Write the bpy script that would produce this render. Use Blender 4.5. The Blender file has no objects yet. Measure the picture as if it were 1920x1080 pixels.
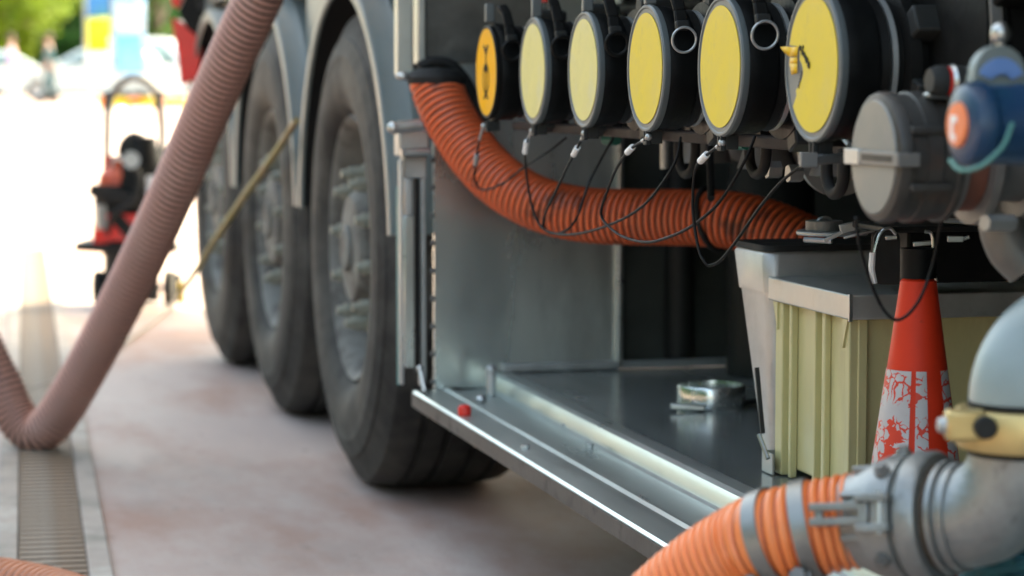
import bpy, bmesh, math, random
from mathutils import Vector, Matrix

random.seed(7)
S = bpy.context.scene
C = S.collection
PI = math.pi

# ------------------------------------------------------------------ camera
F_PX, CX, CY = 4533.0, 960.0, 540.0            # 85 mm on a 36 mm wide frame, 1920 px
TH, PH, H = math.radians(13.88), math.radians(4.79), 0.90
cam_d = bpy.data.cameras.new('camera')
cam = bpy.data.objects.new('camera', cam_d)
C.objects.link(cam)
cam.location = (0, 0, H)
cam.rotation_euler = (PI / 2 - PH, 0, -TH)
cam_d.lens = 85.0
cam_d.sensor_width = 36.0
cam_d.clip_start = 0.05
cam_d.clip_end = 2000
cam_d.dof.use_dof = True
cam_d.dof.focus_distance = 3.15
cam_d.dof.aperture_fstop = 4.7
S.camera = cam

# ------------------------------------------------------------------ light
SUN_EL, SUN_AZ = math.radians(52), math.radians(58)   # azimuth clockwise from +Y: from beyond the lorry, to the right
w = bpy.data.worlds.new('World')
S.world = w
w.use_nodes = True
wn = w.node_tree
bg = wn.nodes['Background']
sky = wn.nodes.new('ShaderNodeTexSky')
sky.sky_type = 'NISHITA'
sky.sun_disc = False
sky.sun_elevation = SUN_EL
sky.sun_rotation = SUN_AZ
sky.dust_density = 4.0
sky.air_density = 0.8
sky.ozone_density = 0.2
wn.links.new(sky.outputs[0], bg.inputs[0])
bg.inputs[1].default_value = 0.15
sd = bpy.data.lights.new('sun', 'SUN')
sd.energy = 2.1
sd.angle = math.radians(0.5)
sd.color = (1.0, 0.96, 0.91)
sun = bpy.data.objects.new('sun', sd)
C.objects.link(sun)
sdir = Vector((math.sin(SUN_AZ) * math.cos(SUN_EL), math.cos(SUN_AZ) * math.cos(SUN_EL), math.sin(SUN_EL)))
sun.rotation_euler = (-sdir).to_track_quat('-Z', 'Y').to_euler()
S.view_settings.view_transform = 'Standard'
S.view_settings.look = 'None'
S.view_settings.gamma = 1.0
S.view_settings.use_curve_mapping = False
S.view_settings.exposure = 3.05
S.view_settings.use_white_balance = True          # camera balanced for open shade
S.view_settings.white_balance_temperature = 8300
S.view_settings.white_balance_tint = -1
try:
    S.cycles.use_denoising = True
    S.cycles.max_bounces = 10
    S.cycles.diffuse_bounces = 6
    S.cycles.glossy_bounces = 5
    S.cycles.sample_clamp_indirect = 8
except Exception:
    pass

# ------------------------------------------------------------------ helpers
FH = Vector((math.sin(TH), math.cos(TH), 0))
RT = Vector((math.cos(TH), -math.sin(TH), 0))
FW = FH * math.cos(PH) - Vector((0, 0, 1)) * math.sin(PH)
UP = FH * math.sin(PH) + Vector((0, 0, 1)) * math.cos(PH)
EYE = Vector((0, 0, H))


def P(px, py, X=None, Y=None, Z=None, D=None):
    """world point seen at a pixel of the photograph, at a known plane"""
    d = FW + RT * ((px - CX) / F_PX) - UP * ((py - CY) / F_PX)
    if X is not None:
        t = X / d.x
    elif Y is not None:
        t = Y / d.y
    elif Z is not None:
        t = (Z - H) / d.z
    else:
        t = D
    return EYE + d * t


def tag(o, label=None, cat=None, group=None, kind=None):
    if label: o['label'] = label
    if cat: o['category'] = cat
    if group: o['group'] = group
    if kind: o['kind'] = kind
    return o


def thing(name, label, cat, loc=(0, 0, 0), rz=0, group=None):
    o = bpy.data.objects.new(name, None)
    C.objects.link(o)
    o.empty_display_size = 0.1
    o.location = loc
    o.rotation_euler = (0, 0, rz)
    return tag(o, label, cat, group)


def copy_tree(o, parent=None):
    c = o.copy()
    C.objects.link(c)
    if parent: c.parent = parent
    for ch in list(o.children):
        copy_tree(ch, c)
    return c


def spline(pts, n=8):
    """Catmull-Rom through the points"""
    pts = [Vector(p) for p in pts]
    q = [pts[0] * 2 - pts[1]] + pts + [pts[-1] * 2 - pts[-2]]
    out = []
    for i in range(1, len(q) - 2):
        a, b, c, d = q[i - 1], q[i], q[i + 1], q[i + 2]
        for k in range(n):
            t = k / n
            out.append(0.5 * ((2 * b) + (c - a) * t + (2 * a - 5 * b + 4 * c - d) * t * t + (3 * b - a - 3 * c + d) * t ** 3))
    out.append(pts[-1])
    return out


def frames(path):
    T = []
    n = len(path)
    for i in range(n):
        T.append((path[min(i + 1, n - 1)] - path[max(i - 1, 0)]).normalized())
    u = T[0].orthogonal().normalized()
    fr = []
    for i in range(n):
        u = (u - T[i] * u.dot(T[i])).normalized()
        fr.append((T[i], u, T[i].cross(u)))
    return fr


class MB:
    def __init__(s):
        s.b = bmesh.new()

    def box(s, lo, hi, M=None):
        vs = []
        for x in (lo[0], hi[0]):
            for y in (lo[1], hi[1]):
                for z in (lo[2], hi[2]):
                    v = Vector((x, y, z))
                    vs.append(s.b.verts.new(M @ v if M else v))
        for f in ((0, 1, 3, 2), (4, 6, 7, 5), (0, 4, 5, 1), (2, 3, 7, 6), (0, 2, 6, 4), (1, 5, 7, 3)):
            s.b.faces.new([vs[i] for i in f])
        return s

    def bar(s, a, b, wd, th, up=(0, 0, 1)):
        """box from a to b, wd across, th along up"""
        a, b = Vector(a), Vector(b)
        t = (b - a)
        L = t.length
        t.normalize()
        upv = Vector(up)
        sd_ = t.cross(upv)
        if sd_.length < 1e-5: sd_ = t.orthogonal()
        sd_.normalize()
        u = sd_.cross(t)
        M = Matrix.Translation(a) @ Matrix((t, sd_, u)).transposed().to_4x4()
        return s.box((0, -wd / 2, -th / 2), (L, wd / 2, th / 2), M)

    def tube(s, path, r, n=16, caps=True, closed=False):
        path = [Vector(p) for p in path]
        fr = frames(path)
        if closed:
            m = len(path)
            fr = []
            c = sum(path, Vector()) / m
            nrm = (path[0] - c).cross(path[m // 4] - c).normalized()
            for i in range(m):
                u = (path[i] - c).normalized()
                fr.append((None, u, nrm))
        rings = []
        for i, p in enumerate(path):
            rr = r[i] if isinstance(r, (list, tuple)) else r
            _, u, v = fr[i]
            rings.append([s.b.verts.new(p + (u * math.cos(2 * PI * k / n) + v * math.sin(2 * PI * k / n)) * rr) for k in range(n)])
        m = len(rings)
        for i in range(m if closed else m - 1):
            A, B = rings[i], rings[(i + 1) % m]
            for k in range(n):
                s.b.faces.new((A[k], A[(k + 1) % n], B[(k + 1) % n], B[k]))
        if caps and not closed:
            s.b.faces.new(rings[0][::-1])
            s.b.faces.new(rings[-1])
        return s

    def cyl(s, a, b, r, r2=None, n=24):
        return s.tube([a, b], [r, r if r2 is None else r2], n)

    def lathe(s, prof, o=(0, 0, 0), ax=(1, 0, 0), n=48, closed=False, mats=None):
        """prof: list of (distance along axis, radius)"""
        o, ax = Vector(o), Vector(ax).normalized()
        u = ax.orthogonal().normalized()
        v = ax.cross(u)
        rings = []
        for (a, r) in prof:
            if r < 1e-6:
                rings.append([s.b.verts.new(o + ax * a)])
            else:
                rings.append([s.b.verts.new(o + ax * a + (u * math.cos(2 * PI * k / n) + v * math.sin(2 * PI * k / n)) * r) for k in range(n)])
        m = len(rings)
        for i in range(m if closed else m - 1):
            A, B = rings[i], rings[(i + 1) % m]
            for k in range(n):
                k2 = (k + 1) % n
                if len(A) == 1 and len(B) == 1: continue
                if len(A) == 1: f = s.b.faces.new((A[0], B[k2], B[k]))
                elif len(B) == 1: f = s.b.faces.new((A[k], A[k2], B[0]))
                else: f = s.b.faces.new((A[k], A[k2], B[k2], B[k]))
                if mats: f.material_index = mats[i]
        return s

    def prism(s, poly, fn, d):
        """poly of 2-D points mapped by fn(u, v, depth), extruded from depth 0 to d"""
        A = [s.b.verts.new(fn(u, v, 0)) for u, v in poly]
        B = [s.b.verts.new(fn(u, v, d)) for u, v in poly]
        n = len(poly)
        fs = [s.b.faces.new(A), s.b.faces.new(B[::-1])]
        for i in range(n):
            s.b.faces.new((A[i], B[i], B[(i + 1) % n], A[(i + 1) % n]))
        if n > 4:
            bmesh.ops.triangulate(s.b, faces=fs, ngon_method='EAR_CLIP')
        return s

    def sphere(s, c, r, n=16, sc=(1, 1, 1)):
        M = Matrix.Translation(Vector(c)) @ Matrix.Diagonal((sc[0], sc[1], sc[2], 1))
        bmesh.ops.create_uvsphere(s.b, u_segments=n, v_segments=max(6, n // 2), radius=r, matrix=M)
        return s

    def quad(s, *p):
        s.b.faces.new([s.b.verts.new(Vector(q)) for q in p])
        return s

    def build(s, name, mats, parent=None, world=False, bevel=0, ang=35, fix=True):
        if fix: bmesh.ops.recalc_face_normals(s.b, faces=s.b.faces)
        me = bpy.data.meshes.new(name)
        s.b.to_mesh(me)
        s.b.free()
        for m in (mats if isinstance(mats, (list, tuple)) else [mats]): me.materials.append(m)
        me.shade_smooth()
        me.set_sharp_from_angle(angle=math.radians(ang))
        o = bpy.data.objects.new(name, me)
        C.objects.link(o)
        if parent:
            o.parent = parent
            if world:
                mw = Matrix.Translation(parent.location) @ parent.rotation_euler.to_matrix().to_4x4()
                o.matrix_parent_inverse = mw.inverted()
        if bevel:
            md = o.modifiers.new('bevel', 'BEVEL')
            md.width = bevel
            md.segments = 2
            md.limit_method = 'ANGLE'
            md.angle_limit = math.radians(40)
        return o


def hose_mesh(path, r, pitch, depth, mats, n=32, m=8, groove=0.32):
    """a spiral-ribbed hose: grid that follows the helix, rib faces material 0, groove faces material 1"""
    path = [Vector(p) for p in path]
    fr = frames(path)
    acc = [0.0]
    for i in range(1, len(path)): acc.append(acc[-1] + (path[i] - path[i - 1]).length)
    L = acc[-1]

    def at(sv):
        sv = min(max(sv, 0), L - 1e-6)
        lo, hi = 0, len(acc) - 1
        while hi - lo > 1:
            mid = (lo + hi) // 2
            if acc[mid] <= sv: lo = mid
            else: hi = mid
        t = (sv - acc[lo]) / max(acc[lo + 1] - acc[lo], 1e-9)
        u = fr[lo][1].lerp(fr[lo + 1][1], t)
        v = fr[lo][2].lerp(fr[lo + 1][2], t)
        return path[lo].lerp(path[lo + 1], t), u, v

    b = MB()
    rows = int(L / pitch * m) + m
    V = []
    for i in range(rows + m):
        ph = (i % m) / m
        if ph < groove: rad = r - depth
        else:
            q = (ph - groove) / (1 - groove)
            rad = r - depth + depth * (max(0.0, 1 - (2 * q - 1) ** 2) ** 0.5) * 1.0
        row = []
        for k in range(n):
            sv = (i / m - k / n) * pitch
            p, u, v = at(sv)
            a = 2 * PI * k / n
            row.append(b.b.verts.new(p + (u * math.cos(a) + v * math.sin(a)) * rad))
        V.append(row)
    for i in range(rows + m - 1):
        mi = 1 if ((i % m) + 0.5) / m < groove else 0
        for k in range(n):
            if k < n - 1:
                f = b.b.faces.new((V[i][k], V[i][k + 1], V[i + 1][k + 1], V[i + 1][k]))
            else:
                j = i - m
                if j < 0: continue
                f = b.b.faces.new((V[i][k], V[j][0], V[j + 1][0], V[i + 1][k]))
            f.material_index = mi
    return b


# ------------------------------------------------------------------ materials
def mat(name, col, rough=0.5, metal=0.0, var=0.12, vs=6.0, bump=0.0, bs=60.0, dirt=None, stretch=(1, 1, 1), rvar=0.1, coat=0.0, spec=None, trans=0.0):
    m = bpy.data.materials.new(name)
    m.use_nodes = True
    t = m.node_tree
    L = t.links.new
    bs_ = t.nodes['Principled BSDF']
    tc = t.nodes.new('ShaderNodeTexCoord')
    mp = t.nodes.new('ShaderNodeMapping')
    mp.inputs['Scale'].default_value = stretch
    L(tc.outputs['Object'], mp.inputs[0])
    nz = t.nodes.new('ShaderNodeTexNoise')
    nz.inputs['Scale'].default_value = vs
    nz.inputs['Detail'].default_value = 6
    nz.inputs['Roughness'].default_value = 0.62
    L(mp.outputs[0], nz.inputs['Vector'])
    rmp = t.nodes.new('ShaderNodeMapRange')
    rmp.inputs[1].default_value = 0.3
    rmp.inputs[2].default_value = 0.7
    L(nz.outputs['Fac'], rmp.inputs[0])
    mx = t.nodes.new('ShaderNodeMix')
    mx.data_type = 'RGBA'
    mx.inputs['A'].default_value = (*[c * (1 - var) for c in col], 1)
    mx.inputs['B'].default_value = (*[min(1, c * (1 + var)) for c in col], 1)
    L(rmp.outputs[0], mx.inputs['Factor'])
    out = mx.outputs['Result']
    if dirt:
        for (dc, lo, hi, sc, amt) in (dirt if isinstance(dirt, list) else [dirt]):
            n2 = t.nodes.new('ShaderNodeTexNoise')
            n2.inputs['Scale'].default_value = sc
            n2.inputs['Detail'].default_value = 8
            n2.inputs['Roughness'].default_value = 0.65
            mp2 = t.nodes.new('ShaderNodeMapping')
            mp2.inputs['Location'].default_value = (sc * 1.7, 3.1, sc)
            mp2.inputs['Scale'].default_value = stretch
            L(tc.outputs['Object'], mp2.inputs[0])
            L(mp2.outputs[0], n2.inputs['Vector'])
            r2 = t.nodes.new('ShaderNodeMapRange')
            r2.inputs[1].default_value = lo
            r2.inputs[2].default_value = hi
            r2.inputs[4].default_value = amt
            L(n2.outputs['Fac'], r2.inputs[0])
            m2 = t.nodes.new('ShaderNodeMix')
            m2.data_type = 'RGBA'
            m2.inputs['B'].default_value = (*dc, 1)
            L(r2.outputs[0], m2.inputs['Factor'])
            L(out, m2.inputs['A'])
            out = m2.outputs['Result']
    L(out, bs_.inputs['Base Color'])
    rr = t.nodes.new('ShaderNodeMapRange')
    rr.inputs[1].default_value = 0.3
    rr.inputs[2].default_value = 0.7
    rr.inputs[3].default_value = max(0.03, rough - rvar)
    rr.inputs[4].default_value = min(1, rough + rvar)
    L(nz.outputs['Fac'], rr.inputs[0])
    L(rr.outputs[0], bs_.inputs['Roughness'])
    bs_.inputs['Metallic'].default_value = metal
    if coat: bs_.inputs['Coat Weight'].default_value = coat
    if spec is not None: bs_.inputs['Specular IOR Level'].default_value = spec
    if trans: bs_.inputs['Transmission Weight'].default_value = trans
    if bump:
        n3 = t.nodes.new('ShaderNodeTexNoise')
        n3.inputs['Scale'].default_value = bs
        n3.inputs['Detail'].default_value = 5
        L(mp.outputs[0], n3.inputs['Vector'])
        bp = t.nodes.new('ShaderNodeBump')
        bp.inputs['Strength'].default_value = bump
        bp.inputs['Distance'].default_value = 0.004
        L(n3.outputs['Fac'], bp.inputs['Height'])
        L(bp.outputs[0], bs_.inputs['Normal'])
    return m


GRIME = (0.02, 0.018, 0.015)
m_ground = mat('concrete', (0.385, 0.305, 0.275), 0.72, spec=.35, var=0.12, vs=2.2, bump=0.3, bs=70, stretch=(1.25, 0.5, 1),
               dirt=[((0.27, 0.135, 0.095), 0.46, 0.64, 1.7, 0.65), ((0.20, 0.185, 0.175), 0.54, 0.74, 3.1, 0.4), ((0.43, 0.39, 0.365), 0.55, 0.7, 1.1, 0.5), ((0.12, 0.11, 0.10), 0.62, 0.72, 16, 0.5)], rvar=0.12)
m_grate = mat('grate_iron', (0.18, 0.125, 0.085), 0.7, 0.3, var=0.3, vs=20, bump=0.3, dirt=((0.28, 0.25, 0.21), 0.5, 0.7, 9, 0.6))
m_pit = mat('drain_dark', (0.05, 0.045, 0.04), 0.9)
m_curb = mat('drain_frame_concrete', (0.33, 0.285, 0.25), 0.8, var=0.2, vs=9, bump=0.3, dirt=[((0.17, 0.17, 0.14), 0.50, 0.66, 5, 0.8), ((0.5, 0.49, 0.46), 0.56, 0.68, 3, 0.5)])
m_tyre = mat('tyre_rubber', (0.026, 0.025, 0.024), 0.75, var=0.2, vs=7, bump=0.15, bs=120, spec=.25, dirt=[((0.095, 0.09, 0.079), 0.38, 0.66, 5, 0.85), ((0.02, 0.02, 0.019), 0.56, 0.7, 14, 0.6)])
m_rim = mat('dusty_rim', (0.16, 0.16, 0.145), 0.75, 0.0, var=0.2, vs=14, bump=0.1, dirt=[((0.06, 0.052, 0.045), 0.46, 0.60, 9, 0.85)])
m_nut = mat('wheel_nut_steel', (0.24, 0.245, 0.20), 0.6, 0.1, var=0.2, vs=30)
m_skirt = mat('skirt_plastic', (0.135, 0.165, 0.16), 0.42, var=0.1, vs=5, rvar=0.08, dirt=((0.19, 0.185, 0.165), 0.5, 0.75, 4, 0.5))
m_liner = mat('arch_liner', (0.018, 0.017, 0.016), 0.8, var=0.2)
m_galv = mat('galvanised_sheet', (0.58, 0.62, 0.59), 0.30, 0.80, var=0.14, vs=4, rvar=0.12, stretch=(1, 1, 0.35),
             dirt=[((0.24, 0.25, 0.235), 0.5, 0.72, 3.5, 0.7)])
m_tray = mat('tray_steel', (0.50, 0.545, 0.52), 0.34, 0.8, var=0.12, vs=7, rvar=0.1, bump=0.04, bs=30, stretch=(1, 0.2, 1),
             dirt=[((0.28, 0.29, 0.27), 0.54, 0.7, 7, 0.6)])
m_floor = mat('tray_floor_steel', (0.27, 0.29, 0.275), 0.25, 0.5, var=0.22, vs=5, rvar=0.1, bump=0.05, bs=40, stretch=(1, 0.3, 1), dirt=((0.10, 0.105, 0.1), 0.5, 0.7, 6, 0.6))
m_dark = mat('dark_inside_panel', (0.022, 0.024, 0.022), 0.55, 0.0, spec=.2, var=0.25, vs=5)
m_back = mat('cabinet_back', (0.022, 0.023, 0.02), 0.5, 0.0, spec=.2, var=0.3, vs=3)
m_black = mat('black_cap_plastic', (0.006, 0.0065, 0.0065), 0.5, spec=0.12, var=0.2, vs=25, rvar=0.1, bump=0.08, bs=150, dirt=((0.02, 0.02, 0.018), 0.55, 0.75, 12, 0.5))
m_blackm = mat('black_casting', (0.008, 0.008, 0.0075), 0.5, 0.0, spec=0.12, var=0.3, vs=18, bump=0.12, bs=90, dirt=((0.02, 0.019, 0.017), 0.52, 0.7, 14, 0.6))
m_dgrey = mat('dark_grey_casting', (0.022, 0.023, 0.022), 0.5, 0.0, spec=.2, var=0.2, vs=18, bump=0.12, bs=90)
m_plate = mat('cap_rim_grey', (0.095, 0.112, 0.115), 0.5, 0.1, var=0.06, vs=14, rvar=0.06, dirt=((0.09, 0.09, 0.085), 0.58, 0.72, 25, 0.5))
m_steel = mat('bright_steel', (0.46, 0.47, 0.455), 0.32, 0.95, var=0.1, vs=30, rvar=0.08)
m_zinc = mat('zinc_grey', (0.40, 0.41, 0.40), 0.42, 0.6, var=0.15, vs=20, bump=0.08, bs=120)
m_cast = mat('grey_casting', (0.17, 0.168, 0.16), 0.5, 0.4, var=0.15, vs=20, bump=0.15, bs=150)
m_ylw = mat('yellow_sticker', (0.65, 0.49, 0.045), 0.55, spec=.2, var=0.05, vs=20, rvar=0.06, dirt=[((0.58, 0.46, 0.11), 0.5, 0.75, 16, 0.6), ((0.40, 0.31, 0.07), 0.64, 0.71, 75, 0.6), ((0.44, 0.34, 0.09), 0.56, 0.72, 22, 0.45)])
m_pale = mat('faded_yellow_sticker', (0.62, 0.55, 0.20), 0.55, spec=.2, var=0.05, vs=20, rvar=0.06, dirt=[((0.56, 0.52, 0.30), 0.5, 0.72, 16, 0.7), ((0.36, 0.31, 0.12), 0.64, 0.71, 75, 0.6), ((0.42, 0.37, 0.15), 0.56, 0.72, 22, 0.45)])
m_amber = mat('amber_sticker', (0.80, 0.38, 0.001), 0.6, spec=.1, var=0.04, vs=20)
m_ink = mat('sticker_ink', (0.008, 0.012, 0.007), 0.7, spec=.15)
m_orange = mat('orange_hose_rib', (0.74, 0.145, 0.052), 0.42, var=0.12, vs=12, rvar=0.08, dirt=[((0.05, 0.03, 0.025), 0.57, 0.66, 11, 0.7), ((0.58, 0.16, 0.08), 0.45, 0.7, 22, 0.4)])
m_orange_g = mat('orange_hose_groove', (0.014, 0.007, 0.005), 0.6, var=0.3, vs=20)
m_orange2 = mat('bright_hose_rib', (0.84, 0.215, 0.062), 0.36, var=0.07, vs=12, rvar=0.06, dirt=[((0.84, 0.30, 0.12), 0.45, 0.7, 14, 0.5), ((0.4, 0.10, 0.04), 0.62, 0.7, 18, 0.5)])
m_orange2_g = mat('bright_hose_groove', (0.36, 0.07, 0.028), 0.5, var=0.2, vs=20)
m_brown = mat('faded_hose_rib', (0.46, 0.24, 0.19), 0.5, var=0.1, vs=8, dirt=((0.50, 0.31, 0.25), 0.5, 0.7, 6, 0.6))
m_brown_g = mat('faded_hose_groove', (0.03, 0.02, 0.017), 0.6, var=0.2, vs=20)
m_wire = mat('black_wire', (0.006, 0.006, 0.006), 0.55, spec=.2, var=0.3, vs=60)
m_rubber = mat('rubber', (0.014, 0.014, 0.0135), 0.65, spec=.25, var=0.2, vs=20)
m_alu = mat('cast_aluminium', (0.28, 0.295, 0.29), 0.42, 0.65, var=0.2, vs=16, bump=0.22, bs=140, rvar=0.08, dirt=[((0.16, 0.16, 0.15), 0.5, 0.68, 12, 0.6), ((0.09, 0.085, 0.08), 0.62, 0.7, 40, 0.5)])
m_bluegrey = mat('painted_pipe', (0.26, 0.32, 0.32), 0.42, 0.1, var=0.08, vs=9, rvar=0.06, bump=0.05, bs=90)
m_brass = mat('yellow_brass_band', (0.60, 0.44, 0.19), 0.4, 0.55, var=0.12, vs=18, rvar=0.1, dirt=((0.3, 0.22, 0.1), 0.55, 0.7, 14, 0.5))
m_cone = mat('cone_red', (0.72, 0.04, 0.013), 0.5, spec=.3, var=0.08, vs=9, rvar=0.08, dirt=[((0.50, 0.018, 0.01), 0.52, 0.72, 9, 0.6), ((0.16, 0.03, 0.02), 0.64, 0.72, 26, 0.55)])
m_bin = mat('bin_yellow', (0.56, 0.50, 0.25), 0.38, var=0.1, vs=7, stretch=(1, 1, 0.4), bump=0.05, dirt=[((0.36, 0.29, 0.15), 0.5, 0.72, 7, 0.6)])
m_lip = mat('bin_rim_metal', (0.50, 0.50, 0.47), 0.4, 0.7, var=0.1, vs=25, rvar=0.1, bump=0.06, dirt=((0.3, 0.27, 0.2), 0.55, 0.72, 15, 0.5))
m_hop = mat('hopper_aluminium', (0.48, 0.48, 0.475), 0.42, 0.7, var=0.1, vs=9, rvar=0.1, bump=0.05, dirt=((0.27, 0.28, 0.27), 0.5, 0.7, 8, 0.55))
m_blue = mat('blue_paint', (0.002, 0.032, 0.085), 0.35, var=0.15, vs=20, dirt=((0.01, 0.06, 0.09), 0.5, 0.7, 14, 0.5))
m_lblue = mat('light_blue_print', (0.14, 0.27, 0.56), 0.45, var=0.05)
m_orl = mat('orange_label', (0.80, 0.19, 0.06), 0.45, var=0.05)
m_white = mat('white_paint', (0.78, 0.79, 0.78), 0.45, var=0.05)
m_red = mat('red_paint', (0.72, 0.025, 0.018), 0.4, var=0.1)
m_teal = mat('teal_rope', (0.01, 0.085, 0.10), 0.8, var=0.3, vs=60, bump=0.4, bs=200)
m_tealg = mat('teal_gasket', (0.03, 0.19, 0.19), 0.5, var=0.1)
m_rust = mat('rusty_rail', (0.022, 0.015, 0.012), 0.7, 0.2, var=0.3, vs=14, dirt=((0.10, 0.04, 0.02), 0.58, 0.7, 18, 0.7))
m_cable = mat('yellow_green_cable', (0.22, 0.19, 0.045), 0.6, var=0.2, vs=10, dirt=((0.3, 0.2, 0.1), 0.45, 0.65, 3, 0.7))

# ------------------------------------------------------------------ ground
def gz(x, y):
    d = max(0.0, (x * FH.x + y * FH.y) - 14.0)
    return min(d, 60.0) * 0.0088


b = MB()
xs = [-500, -200, -80, -40, -25, -15, -8, -4, -2, -1, 0, 1, 2, 4, 8, 15, 25, 40, 80, 200, 500]
ys = [-300, -100, -40, -15, -6, -2, 0, 2, 4, 6, 8, 10, 12, 14, 16, 18, 20, 25, 30, 40, 50, 60, 70, 76, 80, 90, 120, 200, 400, 900]
g = [[b.b.verts.new((x, y, gz(x, y))) for x in xs] for y in ys]
for i in range(len(ys) - 1):
    for j in range(len(xs) - 1):
        b.b.faces.new((g[i][j], g[i][j + 1], g[i + 1][j + 1], g[i + 1][j]))
tag(b.build('ground', m_ground), kind='structure')

# drain channel: runs a little askew of the trailer
dA, dB = P(100, 1080, Z=0.0), P(62, 470, Z=0.0)
dd = (dB - dA); dd.z = 0; dL = dd.length; dd.normalize()
dn = Vector((dd.y, -dd.x, 0))
dA = dA - dd * 1.2
dL += 1.2
drain = thing('drain_channel', 'narrow rusty drain grate set in the concrete beside the lorry', 'drain', (dA.x, dA.y, 0))
def dpt(s_, t_, z_): return dA + dd * s_ + dn * t_ + Vector((0, 0, z_ - dA.z))
DM = Matrix((dd, dn, Vector((0, 0, 1)))).transposed().to_4x4()
DM.translation = Vector((dA.x, dA.y, 0))
b = MB(); b.box((0, -0.068, 0.001), (dL, 0.068, 0.004), DM); b.build('channel_bed', m_pit, drain, True)
for s_ in (-1, 1):
    b = MB(); lo, hi = sorted((s_ * 0.064, s_ * 0.108)); b.box((0, lo, 0.001), (dL, hi, 0.012), DM)
    b.build('channel_edge', m_curb, drain, True, bevel=0.003)
gb = None
nb = int(dL / 0.05)
for i in range(min(nb, 290)):
    if gb is None:
        b = MB(); b.box((-0.016, -0.062, 0.004), (0.016, 0.062, 0.014))
        gb = b.build('grate_bar', m_grate, drain)
        o = gb
    else:
        o = gb.copy(); C.objects.link(o); o.parent = drain
    o.location = dd * (0.02 + i * 0.05)
    o.rotation_euler = (0, 0, math.atan2(dd.y, dd.x))

# canopy over the bay: shades the lorry, its edge is out of the picture
b = MB(); b.box((0.5, -9, 5.0), (9.5, 11.8, 5.6))
cano = tag(b.build('canopy_roof', m_white), kind='structure')
for (x, y) in ((4.6, -7), (6.5, -7), (6.5, 10.8)):
    b = MB(); b.box((x - .15, y - .15, 0.002), (x + .15, y + .15, 4.998)); tag(b.build('canopy_pillar', m_white), kind='structure')

# ------------------------------------------------------------------ tanker trailer
XS = 0.922                                      # plane of the trailer's side
AXLES = (5.35, 6.59, 7.82)
TR = thing('tanker_trailer', 'grey tanker trailer with three wheels and an open steel side cabinet', 'tanker', (2.2, 4.0, 0))


def tp(b, name, m, **k): return b.build(name, m, TR, True, **k)


# one moulded mudguard over each wheel
RA = 0.605
for yc in AXLES:
    b = MB()
    A0, A1, N = 0.11, PI - 0.11, 44
    prof = [(XS + .004, RA - .035), (XS, RA - .030), (XS, RA - .004), (XS + .004, RA), (XS + .05, RA + .002), (XS + .06, RA + .008), (1.30, RA + .008), (1.31, RA), (1.375, RA), (1.375, RA - .010), (1.30, RA - .010), (XS + .012, RA - .010), (XS + .010, RA - .035)]
    rings = []
    for k in range(N + 1):
        a = A0 + (A1 - A0) * k / N
        rings.append([b.b.verts.new((x, yc - r * math.cos(a), 0.535 + r * math.sin(a))) for x, r in prof])
    m_ = len(prof)
    for k in range(N):
        for q in range(m_):
            f = b.b.faces.new((rings[k][q], rings[k][(q + 1) % m_], rings[k + 1][(q + 1) % m_], rings[k + 1][q]))
            if q in (9, 10): f.material_index = 1
    b.b.faces.new(rings[0]); b.b.faces.new(rings[-1][::-1])
    b.build('mudguard', [m_skirt, m_liner], TR, True, ang=30)
b = MB(); b.box((XS + .03, 4.76, 1.17), (XS + .05, 8.3, 1.6)); tp(b, 'side_rail', m_skirt, bevel=.004)
for yc in (AXLES[0] + AXLES[1]) / 2, (AXLES[1] + AXLES[2]) / 2:
    b = MB(); b.box((XS + .06, yc - .20, .98), (1.36, yc + .20, 1.169)); tp(b, 'mudguard_bracket', m_skirt, bevel=.01)
    b = MB(); b.box((1.30, yc - .55, .58), (1.36, yc + .55, .979)); tp(b, 'inner_splash_plate', m_liner)

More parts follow.
